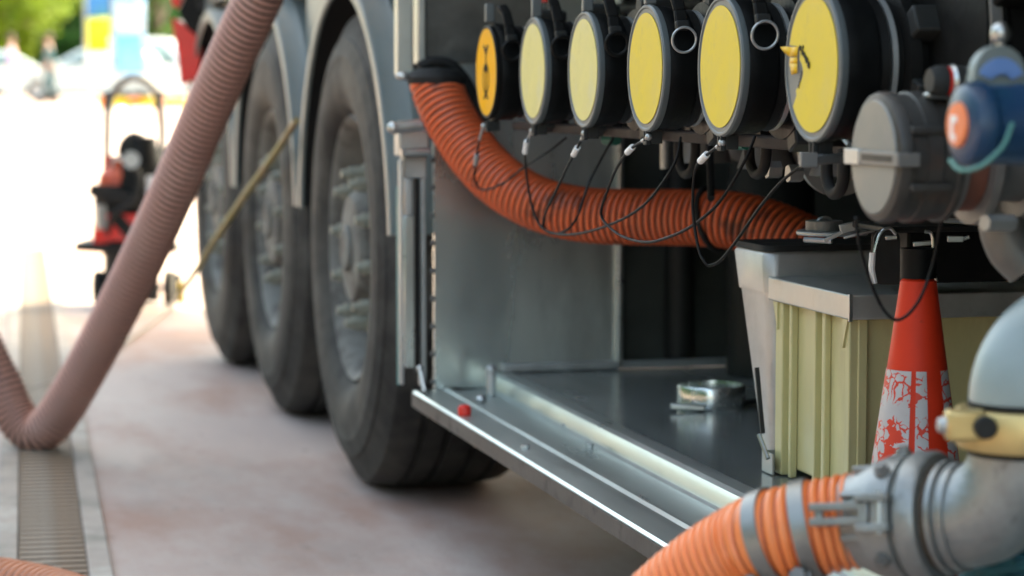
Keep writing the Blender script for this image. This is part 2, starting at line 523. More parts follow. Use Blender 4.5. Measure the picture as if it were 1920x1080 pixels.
# wheels
def make_wheel():
    wh = thing('wheel', None, None)
    tw = 0.385
    prof = [(0.055, 0.292), (0.035, 0.300), (0.012, 0.325), (0.002, 0.36), (0.0, 0.40), (0.004, 0.425), (0.0025, 0.43), (0.012, 0.468), (0.016, 0.470), (0.03, 0.500), (0.040, 0.520), (0.052, 0.5275)]
    x = 0.056
    for gx in (0.105, 0.16, 0.225, 0.28):
        prof += [(gx - .008, 0.535), (gx - .006, 0.522), (gx + .006, 0.522), (gx + .008, 0.535)]
    prof += [(0.333, 0.5275), (0.345, 0.52), (0.373, 0.468), (0.385, 0.40), (0.373, 0.325), (0.33, 0.292)]
    b = MB(); b.lathe(prof, n=96, closed=True)
    ty = b.build('tyre', m_tyre, wh, ang=28)
    prof = [(0.06, 0.2935), (0.030, 0.300), (0.024, 0.296), (0.030, 0.286), (0.05, 0.274), (0.085, 0.268), (0.112, 0.255), (0.114, 0.235), (0.092, 0.215), (0.070, 0.195), (0.066, 0.145), (0.062, 0.138), (0.035, 0.13), (0.022, 0.118), (0.018, 0.06), (0.015, 0.0)]
    b = MB(); b.lathe(prof, n=72)
    b.build('rim', m_rim, wh)
    for k in range(10):
        a = 2 * PI * (k + .3) / 10
        y, z = 0.1675 * math.cos(a), 0.1675 * math.sin(a)
        b = MB(); b.cyl((0.068, y, z), (0.054, y, z), 0.024, 0.022, 16); b.cyl((0.055, y, z), (0.022, y, z), 0.019, 0.017, 6)
        b.cyl((0.023, y, z), (0.006, y, z), 0.011, 0.010, 12)
        b.build('lug_nut', m_nut, wh)
    for k in range(10):
        a = 2 * PI * (k + .8) / 10
        y, z = 0.222 * math.cos(a), 0.222 * math.sin(a)
        b = MB(); b.cyl((0.096, y, z), (0.086, y, z), 0.024, 0.024, 16); b.build('hand_hole', m_liner, wh)
    b = MB(); b.cyl((0.0155, 0, 0), (0.006, 0, 0), 0.055, 0.048, 24); b.build('hub_cap', m_rim, wh, bevel=.003)
    return wh


W0 = make_wheel()
wheels = [W0] + [copy_tree(W0) for _ in AXLES[1:]]
for i, (wh, yc) in enumerate(zip(wheels, AXLES)):
    wh.parent = TR
    wh.location = Vector((XS + 0.003, yc, 0.535)) - TR.location
    wh.rotation_euler = ((0.0, 0.9, 2.1)[i], 0, 0)
for yc in AXLES:
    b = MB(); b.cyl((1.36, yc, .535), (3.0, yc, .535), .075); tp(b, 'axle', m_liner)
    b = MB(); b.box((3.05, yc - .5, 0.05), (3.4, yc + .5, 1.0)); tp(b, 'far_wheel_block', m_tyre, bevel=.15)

# chassis, tank, far side (keep the inside dark as in the place)
b = MB(); b.box((1.6, 4.75, 0.9), (1.72, 9.3, 1.2)); b.box((2.6, 4.75, 0.9), (2.72, 9.3, 1.2)); tp(b, 'chassis_rail', m_liner)
b = MB(); b.lathe([(0, 0), (0.02, .7), (.12, 1.18), (.2, 1.24), (13.4, 1.24), (13.5, 1.18), (13.6, .7), (13.62, 0)], (2.2, -4.0, 2.45), (0, 1, 0), 64)
tp(b, 'tank_shell', m_galv)
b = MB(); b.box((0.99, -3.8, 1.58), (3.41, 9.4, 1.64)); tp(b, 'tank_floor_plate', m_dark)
b = MB(); b.box((XS, -1.6, 1.36), (1.05, 4.745, 1.56)); tp(b, 'cabinet_header', m_skirt)
b = MB(); b.box((3.30, -1.6, 0.5), (3.40, 5.6, 1.5)); tp(b, 'light_stop_panel', m_skirt)  # unseen mirrored panel, added to block light from the far side

# cabinet: floor tray rolled from one sheet, profile extruded along the trailer
prof = [(.940, .272), (.940, .300), (.944, .304), (1.000, .304), (1.006, .3075), (1.014, .3075), (1.020, .303), (1.088, .303), (1.094, .306),
        (1.097, .322), (1.102, .331), (1.110, .335), (1.135, .336), (1.135, .331), (1.115, .329), (1.10, .316), (1.09, .298), (.946, .298), (.944, .272)]
b = MB(); b.prism(prof, lambda u, v, d: Vector((u, -1.6 + d, v)), 6.215); tp(b, 'tray_edge', m_tray, ang=20)
b = MB(); b.box((.9372, -1.6, .2735), (.9394, 4.612, .2985)); tp(b, 'sill_face', mat('dirty_sill', (.10, .088, .08), .55, .3, var=.35, vs=9, bump=.15, dirt=((.03, .027, .025), .52, .66, 20, .8)))
b = MB(); b.box((1.1352, -1.6, .326), (1.95, 4.612, .3345)); tp(b, 'tray_floor', m_floor)
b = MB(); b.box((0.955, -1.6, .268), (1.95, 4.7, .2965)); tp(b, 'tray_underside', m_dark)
# end wall facing the camera, with a vertical joint
XW = P(1160, 500, Y=4.62).x
b = MB(); b.box((0.985, 4.62, .3005), (XW, 4.634, 1.36)); tp(b, 'end_wall', m_galv)
b = MB(); b.box((XW - .006, 4.60, .337), (XW + .004, 4.6195, 1.36)); tp(b, 'wall_joint_strip', m_steel, bevel=.002)
b = MB(); b.box((XW + .0045, 4.70, .337), (1.95, 4.72, 1.36)); tp(b, 'recess_wall', mat('recess_panel', (.085, .095, .088), .4, .3, var=.3, vs=4))
b = MB(); b.box((XW - .004, 4.634, .2965), (XW + .004, 4.70, 1.36)); tp(b, 'recess_side', m_dark)
b = MB(); b.box((1.12, 4.60, .3365), (1.80, 4.6195, .352)); tp(b, 'wall_foot_angle', m_zinc, bevel=.002)
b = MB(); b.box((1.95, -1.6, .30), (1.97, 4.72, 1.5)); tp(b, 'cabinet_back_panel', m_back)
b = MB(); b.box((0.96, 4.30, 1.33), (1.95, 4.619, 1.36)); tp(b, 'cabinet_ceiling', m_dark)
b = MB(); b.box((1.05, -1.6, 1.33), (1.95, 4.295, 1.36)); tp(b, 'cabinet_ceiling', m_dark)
b = MB(); b.box((0.96, 0.88, .337), (1.949, 0.90, 1.329)); tp(b, 'light_stop_bulkhead', m_galv)  # unseen wall added to keep light from behind the camera out of the cabinet
b = MB(); b.box((3.36, -4.0, 0.08), (3.38, 9.3, .498)); tp(b, 'light_stop_skirt', m_skirt)  # added below the far side to stop sunlit ground shining under the trailer
rv = None
for k in range(9):
    q = P(811, 300 + k * 52, Y=4.6195)
    if rv is None:
        b = MB(); b.sphere((0, 0, 0), .006, 12, (1, .45, 1)); rv = tp(b, 'rivet', m_cast); o = rv; o.matrix_parent_inverse = Matrix.Identity(4)
    else:
        o = rv.copy(); C.objects.link(o)
    o.location = q - TR.location
b = MB(); b.box((1.46, -1.6, .05), (3.0, 4.55, .262)); tp(b, 'light_stop_box', m_liner, bevel=.03)  # dark box added to block light from the right and deepen shade under the tray
# dark tank-foot column and cross pipe in the recess
b = MB(); b.cyl((1.62, 4.45, .336), (1.62, 4.45, 1.33), .085); tp(b, 'dark_column', m_back)
b = MB(); b.cyl((1.50, 4.66, .337), (1.50, 4.66, 1.2), .03); tp(b, 'drain_pipe', m_dgrey)
b = MB(); b.box((1.6, 3.9, .336), (1.94, 3.98, .50)); tp(b, 'foot_bracket', m_back, bevel=.004)
b = MB(); b.box((1.05, 0.2, 1.02), (1.94, 4.0, 1.10)); tp(b, 'upper_shelf_beam', m_dark) if False else b.b.free()

# door jamb at the rear end of the cabinet
def px_strip(x0, x1, y0, y1, Y, dY, name, m, X=None, bev=.002):
    a = P(x0, (y0 + y1) / 2, Y=Y); c = P(x1, (y0 + y1) / 2, Y=Y)
    zt = P((x0 + x1) / 2, y0, Y=Y).z; zb = P((x0 + x1) / 2, y1, Y=Y).z
    bb = MB(); bb.box((min(a.x, c.x), Y, zb), (max(a.x, c.x), Y + dY, zt)); return tp(bb, name, m, bevel=bev)


px_strip(744, 774, -300, 140, 4.60, .03, 'jamb_channel', m_galv)
px_strip(775, 782, -300, 130, 4.64, .04, 'jamb_slot', m_liner)
px_strip(783, 797, -300, 120, 4.60, .05, 'jamb_channel', m_galv)
px_strip(797, 1000, -300, 118, 4.612, .004, 'upper_wall_plate', mat('upper_plate_grey', (.10, .10, .09), .5, .2, var=.35, vs=9, dirt=((.22, .22, .2), .56, .68, 7, .6)))
px_strip(746, 750, 350, 722, 4.59, .012, 'door_gasket', m_tealg, bev=0)
px_strip(750.5, 757, 300, 722, 4.57, .02, 'jamb_edge', m_zinc)
px_strip(758, 777, 405, 690, 4.56, .05, 'hinge_leaf', m_galv)
px_strip(760, 773, 335, 404, 4.565, .045, 'hinge_leaf', m_zinc)
px_strip(778, 788, 300, 700, 4.60, .02, 'jamb_slot', m_liner, bev=0)
px_strip(789, 799, 300, 725, 4.59, .028, 'jamb_edge', m_zinc)
px_strip(757, 800, 294, 334, 4.585, .034, 'jamb_block', m_zinc)
# latch
px_strip(748, 806, 244, 294, 4.56, .05, 'latch_body', m_zinc, bev=.004)
a, c = P(738, 240, Y=4.53), P(790, 234, Y=4.53)
b = MB(); b.tube([a, c], .0115, 14); b.sphere(a, .0125, 14); tp(b, 'latch_bar', m_steel)
a, c = P(752, 287, Y=4.54), P(806, 284, Y=4.54)
b = MB(); b.tube([a, c], .008, 12); tp(b, 'latch_bar', m_steel)
b = MB(); b.sphere(P(757, 143, Y=4.56), .011, 14, (1.5, 1, .8)); tp(b, 'corner_clip', m_steel)
# stay and bolts at the foot of the jamb
b = MB(); b.tube([P(788, 692, Y=4.5), P(797, 735, Y=4.46)], .005, 10); b.sphere(P(788, 692, Y=4.5), .008, 10); tp(b, 'door_stay', m_steel)
q = P(921, 742, X=1.07)
b = MB(); b.cyl((q.x, q.y, .304), (q.x, q.y, .352), .009, n=16); b.sphere((q.x, q.y, .354), .011, 14); tp(b, 'edge_post', m_zinc)
q = P(903, 775, X=1.03)
b = MB(); b.sphere((q.x, q.y, .311), .011, 12, (1, 1, .7)); tp(b, 'edge_post', m_steel)
for (px, py) in ((985, 840), (1060, 800), (1105, 838)):
    q = P(px, py, Z=.305)
    b = MB(); b.cyl((q.x, q.y, .3035), (q.x, q.y, .311), .007, n=6); tp(b, 'tray_bolt', m_zinc)

# hole and rubber sleeve where the hose comes through the end wall
b = MB(); q = P(819, 157, D=4.632); b.lathe([(0, .0525), (-.002, .0555), (.010, .0575), (.020, .052), (.028, .036), (.032, 0)], q, (.02, .04, 1), 40)
tp(b, 'rubber_sleeve', m_rubber)
b = MB(); b.tube(spline([P(786, 126, Y=4.585), P(812, 116, Y=4.585), P(845, 122, Y=4.585), P(872, 150, Y=4.585), P(892, 190, Y=4.585), P(918, 238, Y=4.585)], 6), .011, 12); tp(b, 'edge_trim', m_rubber)

# under-rail, manifold and adaptors
b = MB(); b.box((1.075, 1.4, .818), (1.11, 4.35, .834)); tp(b, 'coupling_rail', m_rust, bevel=.003)
b = MB(); b.box((1.24, 1.4, .60), (1.80, 4.2, .615)); b.b.free()
CAPY = [4.103, 3.778, 3.475, 3.160, 2.847, 2.53]
CZ, CXF = .923, .97


def adaptor(y, big=1.0, z=CZ, x=CXF):
    ad = thing('coupling', None, None)
    ad.parent = TR
    ad.location = Vector((x - .016, y, z)) - TR.location
    b = MB()
    b.lathe([(.064, 0), (.064, .078), (.074, .080), (.076, .073), (.092, .073), (.093, .090), (.106, .0905), (.108, .074), (.150, .070), (.156, .064), (.20, .060), (.40, .060), (.40, 0)], n=48)
    b.build('adaptor_body', m_blackm, ad)
    b = MB(); b.lathe([(.077, .0731), (.077, .079), (.083, .079), (.083, .0731)], n=48, closed=True); b.build('clamp_ring', m_zinc, ad)
    for (a, bl) in ((20, .03), (-28, .03), (68, .03), (-80, .026), (-140, .03), (150, .03)):
        M = Matrix.Rotation(math.radians(a), 4, 'X')
        b = MB(); b.box((.094, -.108, -.016), (.15, -.078, .016), M); b.build('lever_block', m_dgrey, ad, bevel=.003)
    b = MB(); b.box((.16, -.075, -.07), (.215, .075, .07)); b.build('valve_block', m_dgrey, ad, bevel=.008)
    return ad


for y in CAPY: adaptor(y)
# manifold castings and pipework under the couplings
for i, y in enumerate(CAPY[1:-1]):
    b = MB()
    b.lathe([(0, .0), (0, .052), (.014, .052), (.014, .034), (.05, .038), (.075, .046), (.076, 0)], (1.30, y + .12, .845), (0, 0, -1), 28)
    tp(b, 'valve_bonnet', m_cast)
b = MB(); b.tube(spline([(1.34, 1.5, .795), (1.34, 2.6, .795), (1.36, 3.3, .80), (1.40, 4.0, .81)], 6), .042, 24); tp(b, 'vapour_pipe', m_cast)
for y in (2.35, 2.95, 3.4):
    b = MB(); b.lathe([(0, .043), (0, .062), (.012, .062), (.012, .043)], (1.345, y, .796), (0, 1, 0), 32, closed=True); tp(b, 'pipe_flange', m_zinc)
for (px, py) in ((1437, 300), (1246, 295)):
    a = P(px, py - 45, X=1.24); c = P(px, py + 22, X=1.24)
    b = MB(); b.tube([a, c], .008, 12); tp(b, 'thin_tube', m_zinc)
for (px, py, dp) in ((1290, 0, 1.16), (1423, 0, 1.14), (1568, 40, 1.06)):   # black air-line loops
    pts = [(px - 18, 245 + py), (px - 17, 300 + py * .9), (px - 6, 326 + py * .9), (px + 8, 318 + py * .9), (px + 14, 285 + py), (px + 12, 240 + py)]
    b = MB(); b.tube(spline([P(x, y, X=dp) for x, y in pts], 6), .0075, 12)
    tp(b, 'air_line', m_rubber)
for (px, py) in ((1391, 268), (1146, 262)):
    a = P(px - 9, py, X=1.13); c = P(px + 9, py, X=1.13)
    b = MB(); b.cyl(a, c, .010, n=8); tp(b, 'green_fitting', mat('green_fitting', (.01, .12, .09), .5))
for (px, py) in ((1502, 325), (1462, 318), (1512, 245)):
    a = P(px, py, X=1.22)
    b = MB(); b.cyl(a, a + Vector((-.02, 0, 0)), .013, n=6); tp(b, 'pipe_bolt', m_zinc)
# fittings seen above and between the couplings
for (px, py, r) in ((1020, 4, .012),):
    a = P(px, py, X=1.1); b = MB(); b.cyl(a, a + Vector((0, 0, .03)), r, n=14); tp(b, 'red_plug', m_red)
b = MB(); b.tube(spline([P(1040, -20, X=1.3), P(1040, 20, X=1.3), P(1036, 45, X=1.3)], 4), .008, 10); tp(b, 'thin_tube', m_zinc)
b = MB(); b.tube([P(1120, 20, X=1.35), P(1330, 5, X=1.35)], .012, 12); tp(b, 'black_pipe', m_blackm)
b = MB(); b.tube([P(1100, -20, X=1.5), P(1100, 330, X=1.5)], .03, 16); tp(b, 'black_pipe', m_blackm)
for y in (2.7, 3.0, 3.32, 3.62, 3.95):
    b = MB(); b.box((1.42, y - .04, .78), (1.50, y + .04, 1.30)); tp(b, 'riser_bracket', m_dark, bevel=.006)
b = MB(); b.tube([P(1330, 200, X=1.3), P(1333, 372, X=1.22)], .006, 10); tp(b, 'hose_hanger', m_rubber)
# bracket by the last yellow cap
b = MB(); b.bar(P(1515, 300, D=2.66), P(1590, 296, D=2.7), .010, .011); tp(b, 'side_bracket', m_cast, bevel=.002)
b = MB(); b.bar(P(1516, 286, D=2.655), P(1516, 314, D=2.655), .006, .02, (1, 0, 0)); tp(b, 'side_bracket', m_cast, bevel=.001)
# small bracket and black clamp below the last yellow cap
a = P(1552, 268, X=1.02)
b = MB(); b.box(a - Vector((.014, .014, .004)), a + Vector((.02, .014, .010))); tp(b, 'cap_bracket', m_blackm, bevel=.002)
a, c = P(1562, 190, X=1.03), P(1590, 262, X=1.05)
b = MB(); b.tube(spline([P(1576, 175, X=1.03), P(1572, 215, X=1.03), P(1566, 240, X=1.035)], 5), .005, 10); b.tube([P(1560, 235, X=1.03), P(1592, 272, X=1.03)], .003, 8)
tp(b, 'release_rod', m_steel)

# big black coupling bodies above the vapour cap
y0 = P(1640, 60, X=1.12).y
b = MB()
b.lathe([(0, 0), (0, .118), (.022, .120), (.030, .112), (.090, .108), (.10, .095), (.17, .092), (.17, .075), (.30, .07), (.30, 0)], (1.075, 2.43, .955), (1, 0, 0), 56)
tp(b, 'large_coupling', m_blackm)
b = MB(); b.lathe([(.0, .1205), (0, .126), (.012, .126), (.012, .1205)], (1.077, 2.43, .955), (1, 0, 0), 56, closed=True); tp(b, 'clamp_ring', m_cast)
for a in (38, -20, 95, -75):
    M = Matrix.Translation((1.075, 2.43, .955)) @ Matrix.Rotation(math.radians(a), 4, 'X')
    b = MB(); b.box((.004, -.150, -.018), (.085, -.121, .018), M); tp(b, 'lever_block', m_blackm, bevel=.004)
b = MB(); b.lathe([(0, 0), (0, .10), (.02, .102), (.03, .09), (.2, .085), (.2, 0)], (1.20, 2.12, 1.0), (1, 0, 0), 48); tp(b, 'large_coupling', m_blackm)
b = MB(); b.box((1.17, 2.03, .93), (1.2, 2.10, 1.08)); tp(b, 'cover_plate', m_blackm, bevel=.012)
for (px, py) in ((1806, 100), (1815, 58)):
    a = P(px, py, X=1.18); b = MB(); b.cyl(a, a + Vector((-.02, 0, 0)), .013, n=16); tp(b, 'pipe_bolt', m_blackm)
# chrome union with a red band
a = P(1742, 152, D=2.36)
b = MB(); b.lathe([(0, 0), (0, .012), (.008, .0155), (.016, .0155)], a, (1, .0, 0), 32); tp(b, 'chrome_union', m_dgrey)
b = MB(); b.lathe([(.0162, .0142), (.020, .0142)], a, (1, 0, 0), 32); tp(b, 'red_band', m_red)
b = MB(); b.lathe([(.0202, .0145), (.024, .0165), (.028, .0150), (.042, .0135), (.042, .006), (.03, .006)], a, (1, 0, 0), 32); tp(b, 'chrome_union', m_steel)
# grey wall edge in the top right corner
a = P(1910, 40, X=1.3)
b = MB(); b.box((a.x, a.y - .2, .92), (a.x + .3, a.y + .02, 1.3)); tp(b, 'pump_casing', m_cast, bevel=.02)

# vapour connection (right, nearer than the yellow caps): collar, neck and flange fixed to the trailer
vc = P(1640, 295, X=.93)
b = MB()
b.lathe([(.070, .0), (.070, .059), (.078, .059), (.080, .052), (.100, .052), (.101, .068), (.109, .069), (.112, .067), (.113, .050), (.135, .046), (.4, .046), (.4, 0)], vc, (1, 0, 0), 56)
tp(b, 'vapour_adaptor', m_cast)
b = MB(); b.lathe([(.0805, .0525), (.0805, .0545), (.0995, .0545), (.0995, .0525)], vc, (1, 0, 0), 56, closed=True); tp(b, 'rusty_band', mat('rust_band', (.16, .06, .04), .6, .2, var=.3, vs=30))
b = MB(); b.lathe([(.15, .047), (.15, .062), (.165, .062), (.165, .047)], vc, (1, 0, 0), 48, closed=True); tp(b, 'pipe_flange', m_cast)
b = MB(); b.cyl(P(1846, 418, D=2.36), P(1898, 418, D=2.38), .0085, n=6); tp(b, 'pipe_bolt', m_zinc)
# casting at the right edge below the pipe
b = MB(); b.tube(spline([P(1925, 350, D=2.5), P(1880, 400, D=2.5), P(1890, 460, D=2.5), P(1925, 500, D=2.5)], 5), .024, 20); tp(b, 'pump_casing', m_cast)

# ------------------------------------------------------------------ blue valve with a plate, on the pipe at the right
bv = P(1798, 234, D=2.08)
VT = thing('shutoff_valve', 'blue valve bonnet with a round orange label, right of the grey cap', 'valve', bv)
ax = Vector((1, 0.0, 0))
b = MB(); b.lathe([(0, 0), (0, .026), (.004, .034), (.012, .0375), (.02, .0375), (.024, .034), (.05, .0345), (.054, .0355), (.062, .0345), (.066, .026), (.066, 0)], bv, ax, 40)
b.build('bonnet', m_blue, VT, True)
b = MB(); b.lathe([(-.0035, 0), (-.0035, .0185), (-.0002, .0195)], bv, ax, 36); b.build('round_label', m_orl, VT, True)
b = MB()
for (u0, v0, u1, v1) in ((.004, -.012, .0085, .008), (-.004, .002, .004, .008), (-.001, -.0145, .004, -.008)):
    b.box((-.0045, u0, v0), (-.0037, u1, v1), Matrix.Translation(bv))
b.build('label_mark', m_white, VT, True)
b = MB()
pl = []
pc = P(1874, 200, D=2.14)
for a in range(0, 181, 15): pl.append((.021 * math.cos(math.radians(a)), .021 * math.sin(math.radians(a)) + .024))
pl += [(-.03, -.03), (.03, -.03)]
fnp = lambda o: (lambda u, v, d: o + RT * u * 1.15 + FH * u * .3 + Vector((0, 0, 1)) * v * 1.2 + (FH * .95 - RT * .3) * d)
b.prism(pl, fnp(pc), .012); b.build('lever_plate', mat('plate_grey_green', (.22, .26, .25), .5, .3, bump=.1, bs=100), VT, True, bevel=.002)
arc = []
for a in range(20, 161, 10): arc.append((.0185 * math.cos(math.radians(a)), .0185 * math.sin(math.radians(a))))
for a in range(160, 19, -10): arc.append((.009 * math.cos(math.radians(a)), .007 * math.sin(math.radians(a))))
pc2 = pc + Vector((0, 0, .021)) - (FH * .95 - RT * .3) * .0035
b = MB(); b.prism(arc, fnp(pc2), .0028); b.build('blue_arc', m_lblue, VT, True)
kb = P(1881, 62, D=2.14)
kb = kb + FH * .012; b = MB(); b.sphere(kb, .0088, 20, (1, 1, 1.15)); b.cyl(kb, kb - Vector((0, 0, .022)), .004, n=12); b.build('ball_knob', m_steel, VT, True)
b = MB(); b.cyl(bv + ax * .067, bv + ax * .16, .03, n=28); b.cyl(bv + ax * .085, bv + ax * .092, .046, n=32); b.build('valve_body', m_cast, VT, True)
b = MB(); b.tube(spline([P(1898, 232, D=2.05), P(1880, 275, D=2.03), P(1838, 312, D=2.03), P(1800, 318, D=2.05), P(1782, 300, D=2.07)], 6), .002, 8); b.build('tie_cord', mat('cord_green', (.08, .25, .22), .6), VT, True)

# ------------------------------------------------------------------ yellow dust caps
lab = [('amber dust cap with a black line symbol, farthest of the cap row', m_amber),
       ('narrow pale cream dust cap right beside the amber one', m_pale),
       ('pale cream dust cap between another cream cap and the deeper yellow ones', m_pale),
       ('clean yellow dust cap right of the two cream ones', m_ylw),
       ('clean yellow dust cap directly left of the torn one', m_ylw),
       ('yellow dust cap with a torn peeling sticker showing grey plate', m_ylw)]
RS, RP = .0752, .0868


def circ(r, a0, a1, n): return [(r * math.cos(math.radians(a0 + (a1 - a0) * k / n)), r * math.sin(math.radians(a0 + (a1 - a0) * k / n))) for k in range(n + 1)]


def facefn(d0): return lambda u, v, d: Vector((d0 - d, -u, v))       # u to the right in the picture


caps = []
for i, y in enumerate(CAPY):
    t = thing('dust_cap', lab[i][0], 'cap', (CXF, y, CZ), 0, 'dust caps along the tanker couplings')
    caps.append(t)
    b = MB(); b.lathe([(.007, 0), (.007, .0835), (.010, .0845), (.022, .0845), (.025, .0832), (.041, .0832), (.046, .081), (.0465, .07), (.0465, 0)], n=72)
    b.build('cap_body', m_black, t)
    b = MB(); rp = RP if i else .081
    b.lathe([(.0068, 0), (.0068, rp - .001), (.004, rp), (-.001, rp), (-.003, rp - .002), (-.003, rp - .0045), (-.0015, rp - .006), (-.0015, 0)], n=80)
    b.build('face_plate', m_plate if i else m_blackm, t)
    b = MB()
    rs = RS
    if i < 5:
        poly = circ(rs, 0, 352.5, 47)
    else:
        torn = [(-.93, .30), (-.8, .26), (-.70, .29), (-.56, .27), (-.50, .16), (-.52, .08), (-.44, .02), (-.38, -.05), (-.36, -.13), (-.40, -.2), (-.46, -.25), (-.52, -.30), (-.60, -.34), (-.66, -.38), (-.64, -.46), (-.70, -.53), (-.74, -.58), (-.76, -.62)]
        poly = circ(rs, 218, 360 + 162, 60) + [(u * rs, v * rs) for u, v in torn]
    if i < 5:
        b.prism(poly, facefn(-.0017), .0009)
    else:
        tl = [(-.95, .30), (-.56, .275), (-.50, .16), (-.52, .08), (-.44, .02), (-.38, -.05), (-.36, -.13), (-.40, -.2), (-.46, -.25), (-.52, -.30), (-.60, -.34), (-.66, -.38), (-.64, -.46), (-.70, -.53), (-.74, -.58), (-.79, -.62)]
        rows = []
        for k in range(121):
            v = -.998 + 1.996 * k / 120
            ur = math.sqrt(1 - v * v); ul = -ur
            for (p0, p1) in zip(tl, tl[1:]):
                if p1[1] <= v <= p0[1]:
                    ul = max(ul, p0[0] + (p1[0] - p0[0]) * (v - p0[1]) / (p1[1] - p0[1]))
            rows.append([b.b.verts.new(Vector((x_, -u_k * rs, v * rs))) for x_ in (-.0026, -.0017) for u_k in (ul, ur)])
        for r0, r1 in zip(rows, rows[1:]):
            b.b.faces.new((r0[0], r0[1], r1[1], r1[0])); b.b.faces.new((r0[0], r1[0], r1[2], r0[2])); b.b.faces.new((r0[1], r0[3], r1[3], r1[1]))
    st = b.build('sticker', lab[i][1], t)
    if i == 0:                                   # printed symbol
        b = MB(); f = facefn(-.0027); q = rs
        def el(poly): b.prism([(u * q, v * q) for u, v in poly], f, .0004)
        el([(-.045, -.5), (.045, -.5), (.045, .5), (-.045, .5)])
        el([(-.26, .60), (-.15, .64), (0, .52), (.15, .64), (.26, .60), (.05, .40), (-.05, .40)])
        el([(-.2, .08), (0, .20), (.2, .08), (0, -.06)])
        el([(-.24, -.62), (0, -.40), (.24, -.62), (.13, -.63), (0, -.54), (-.13, -.63)])
        for k in range(24):
            a0, a1 = 2 * PI * k / 24, 2 * PI * (k + 1) / 24
            el([(.30 * math.cos(a0), -.15 + .36 * math.sin(a0)), (.30 * math.cos(a1), -.15 + .36 * math.sin(a1)), (.24 * math.cos(a1), -.15 + .31 * math.sin(a1)), (.24 * math.cos(a0), -.15 + .31 * math.sin(a0))])
        b.build('printed_symbol', m_ink, t)
    if i == 5:                                   # curled flap and glue left on the plate
        b = MB()
        def fl(pts): b.b.faces.new([b.b.verts.new(Vector((x, -u * rs, v * rs))) for u, v, x in pts])
        fl([(-.56, .27, -.003), (-.58, .13, -.0035), (-.80, .12, -.006), (-.80, .27, -.005)])
        fl([(-.80, .27, -.005), (-.80, .12, -.006), (-.94, .19, -.009), (-1.04, .27, -.011), (-.92, .28, -.008)])
        fl([(-.60, .12, -.0035), (-.80, .11, -.0062), (-.80, .02, -.007), (-.58, .02, -.004)])
        fl([(-.58, .02, -.004), (-.80, .02, -.007), (-.74, -.15, -.006), (-.56, -.12, -.0045)])
        o = b.build('peeled_flap', mat('flap_yellow', (.72, .42, .01), .5), t, fix=False); md = o.modifiers.new('s', 'SOLIDIFY'); md.thickness = .0006
        b = MB()
        rr = random.Random(3)
        for k in range(13):
            u0, v0 = -.46 + .36 * k / 12 + rr.uniform(-.07, .07), .26 - .26 * k / 12 + rr.uniform(-.05, .05)
            s_ = .022 + rr.random() * .03
            b.prism([((u0 + s_ * math.cos(a) * (0.6 + rr.random() * .7)) * rs, (v0 + s_ * math.sin(a) * (.6 + rr.random() * .7)) * rs) for a in [k2 * PI / 3 for k2 in range(6)]], facefn(-.0028 - k * .00003), .0006)
        for k in range(5):
            u0, v0 = -.42 - .03 * k, -.10 - .05 * k
            b.prism([((u0 - .02) * rs, v0 * rs), ((u0 + .03) * rs, (v0 + .01) * rs), ((u0 + .01) * rs, (v0 - .06) * rs)], facefn(-.0028), .0005)
        b.build('glue_residue', m_ink, t)
    # cam arm with pull ring on the near side
    if i != 5:
        ln = .125 if i else .112
        arm = MB()
        pts = [(.020, -.0905, .052), (.019, -.084, .075), (.016, -.072, .10), (.012, -.056, ln)]
        for k in range(3):
            arm.bar(pts[k], Vector(pts[k + 1]) + (Vector(pts[k + 1]) - Vector(pts[k])) * .05, .017, .008, (0, -.7, .4))
        ao = arm.build('cam_arm', m_blackm, t, bevel=.0025)
        arm = MB(); arm.bar((.020, -.0945, .050), (.0195, -.0915, .062), .019, .010, (0, -.7, .4)); arm.build('arm_end', m_dgrey, ao, bevel=.002)
        cx_, cz_, rg = .0215, .037, .0165
        ring = [Vector((cx_ + rg * math.cos(a), -.0965 - .002 * math.sin(a), cz_ + rg * math.sin(a))) for a in [2 * PI * k / 32 for k in range(32)]]
        b = MB(); b.tube(ring, .0018 if i > 2 else .0030, 10, closed=True); b.build('pull_ring', m_zinc if i > 2 else m_blackm, ao)
    b = MB(); b.box((-.004, -.006, .0862), (.012, .006, .118)); b.build('top_lug', m_plate, t, bevel=.002)
    b = MB()
    for (lo, hi) in (((-.003, -.0075, -.104), (.003, -.003, -.0845)), ((-.003, .003, -.104), (.003, .0075, -.0845)), ((-.003, -.003, -.104), (.003, .003, -.099))):
        b.box(lo, hi)
    b.box((.0035, -.0085, -.102), (.02, .0085, -.083))
    b.build('bottom_lug', m_dgrey, t, bevel=.0008)

TETH = [
    [(907, 236), (899, 262), (893, 300), (890, 335), (905, 356), (944, 343), (989, 309), (1030, 283), (1062, 258)],
    [(998, 246), (992, 258), (986, 276), (985, 304), (991, 355), (1000, 395), (1014, 424), (1038, 438), (1065, 430), (1083, 405), (1095, 370), (1108, 335), (1126, 300), (1150, 258)],
    [(1096, 250), (1090, 262), (1079, 284), (1066, 308), (1042, 360), (1021, 405), (1022, 430), (1056, 440), (1105, 434), (1165, 412), (1210, 382), (1247, 336), (1268, 298), (1276, 258)],
    [(1216, 257), (1204, 265), (1181, 281), (1158, 312), (1138, 360), (1127, 402), (1146, 429), (1176, 447), (1217, 454), (1258, 443), (1292, 427), (1326, 402), (1352, 375), (1378, 335), (1401, 292), (1416, 255)],
    [(1354, 268), (1344, 276), (1319, 296), (1304, 318), (1299, 372), (1302, 422), (1311, 471), (1321, 491), (1331, 498), (1352, 487), (1382, 450), (1424, 390), (1465, 341), (1512, 303)],
]
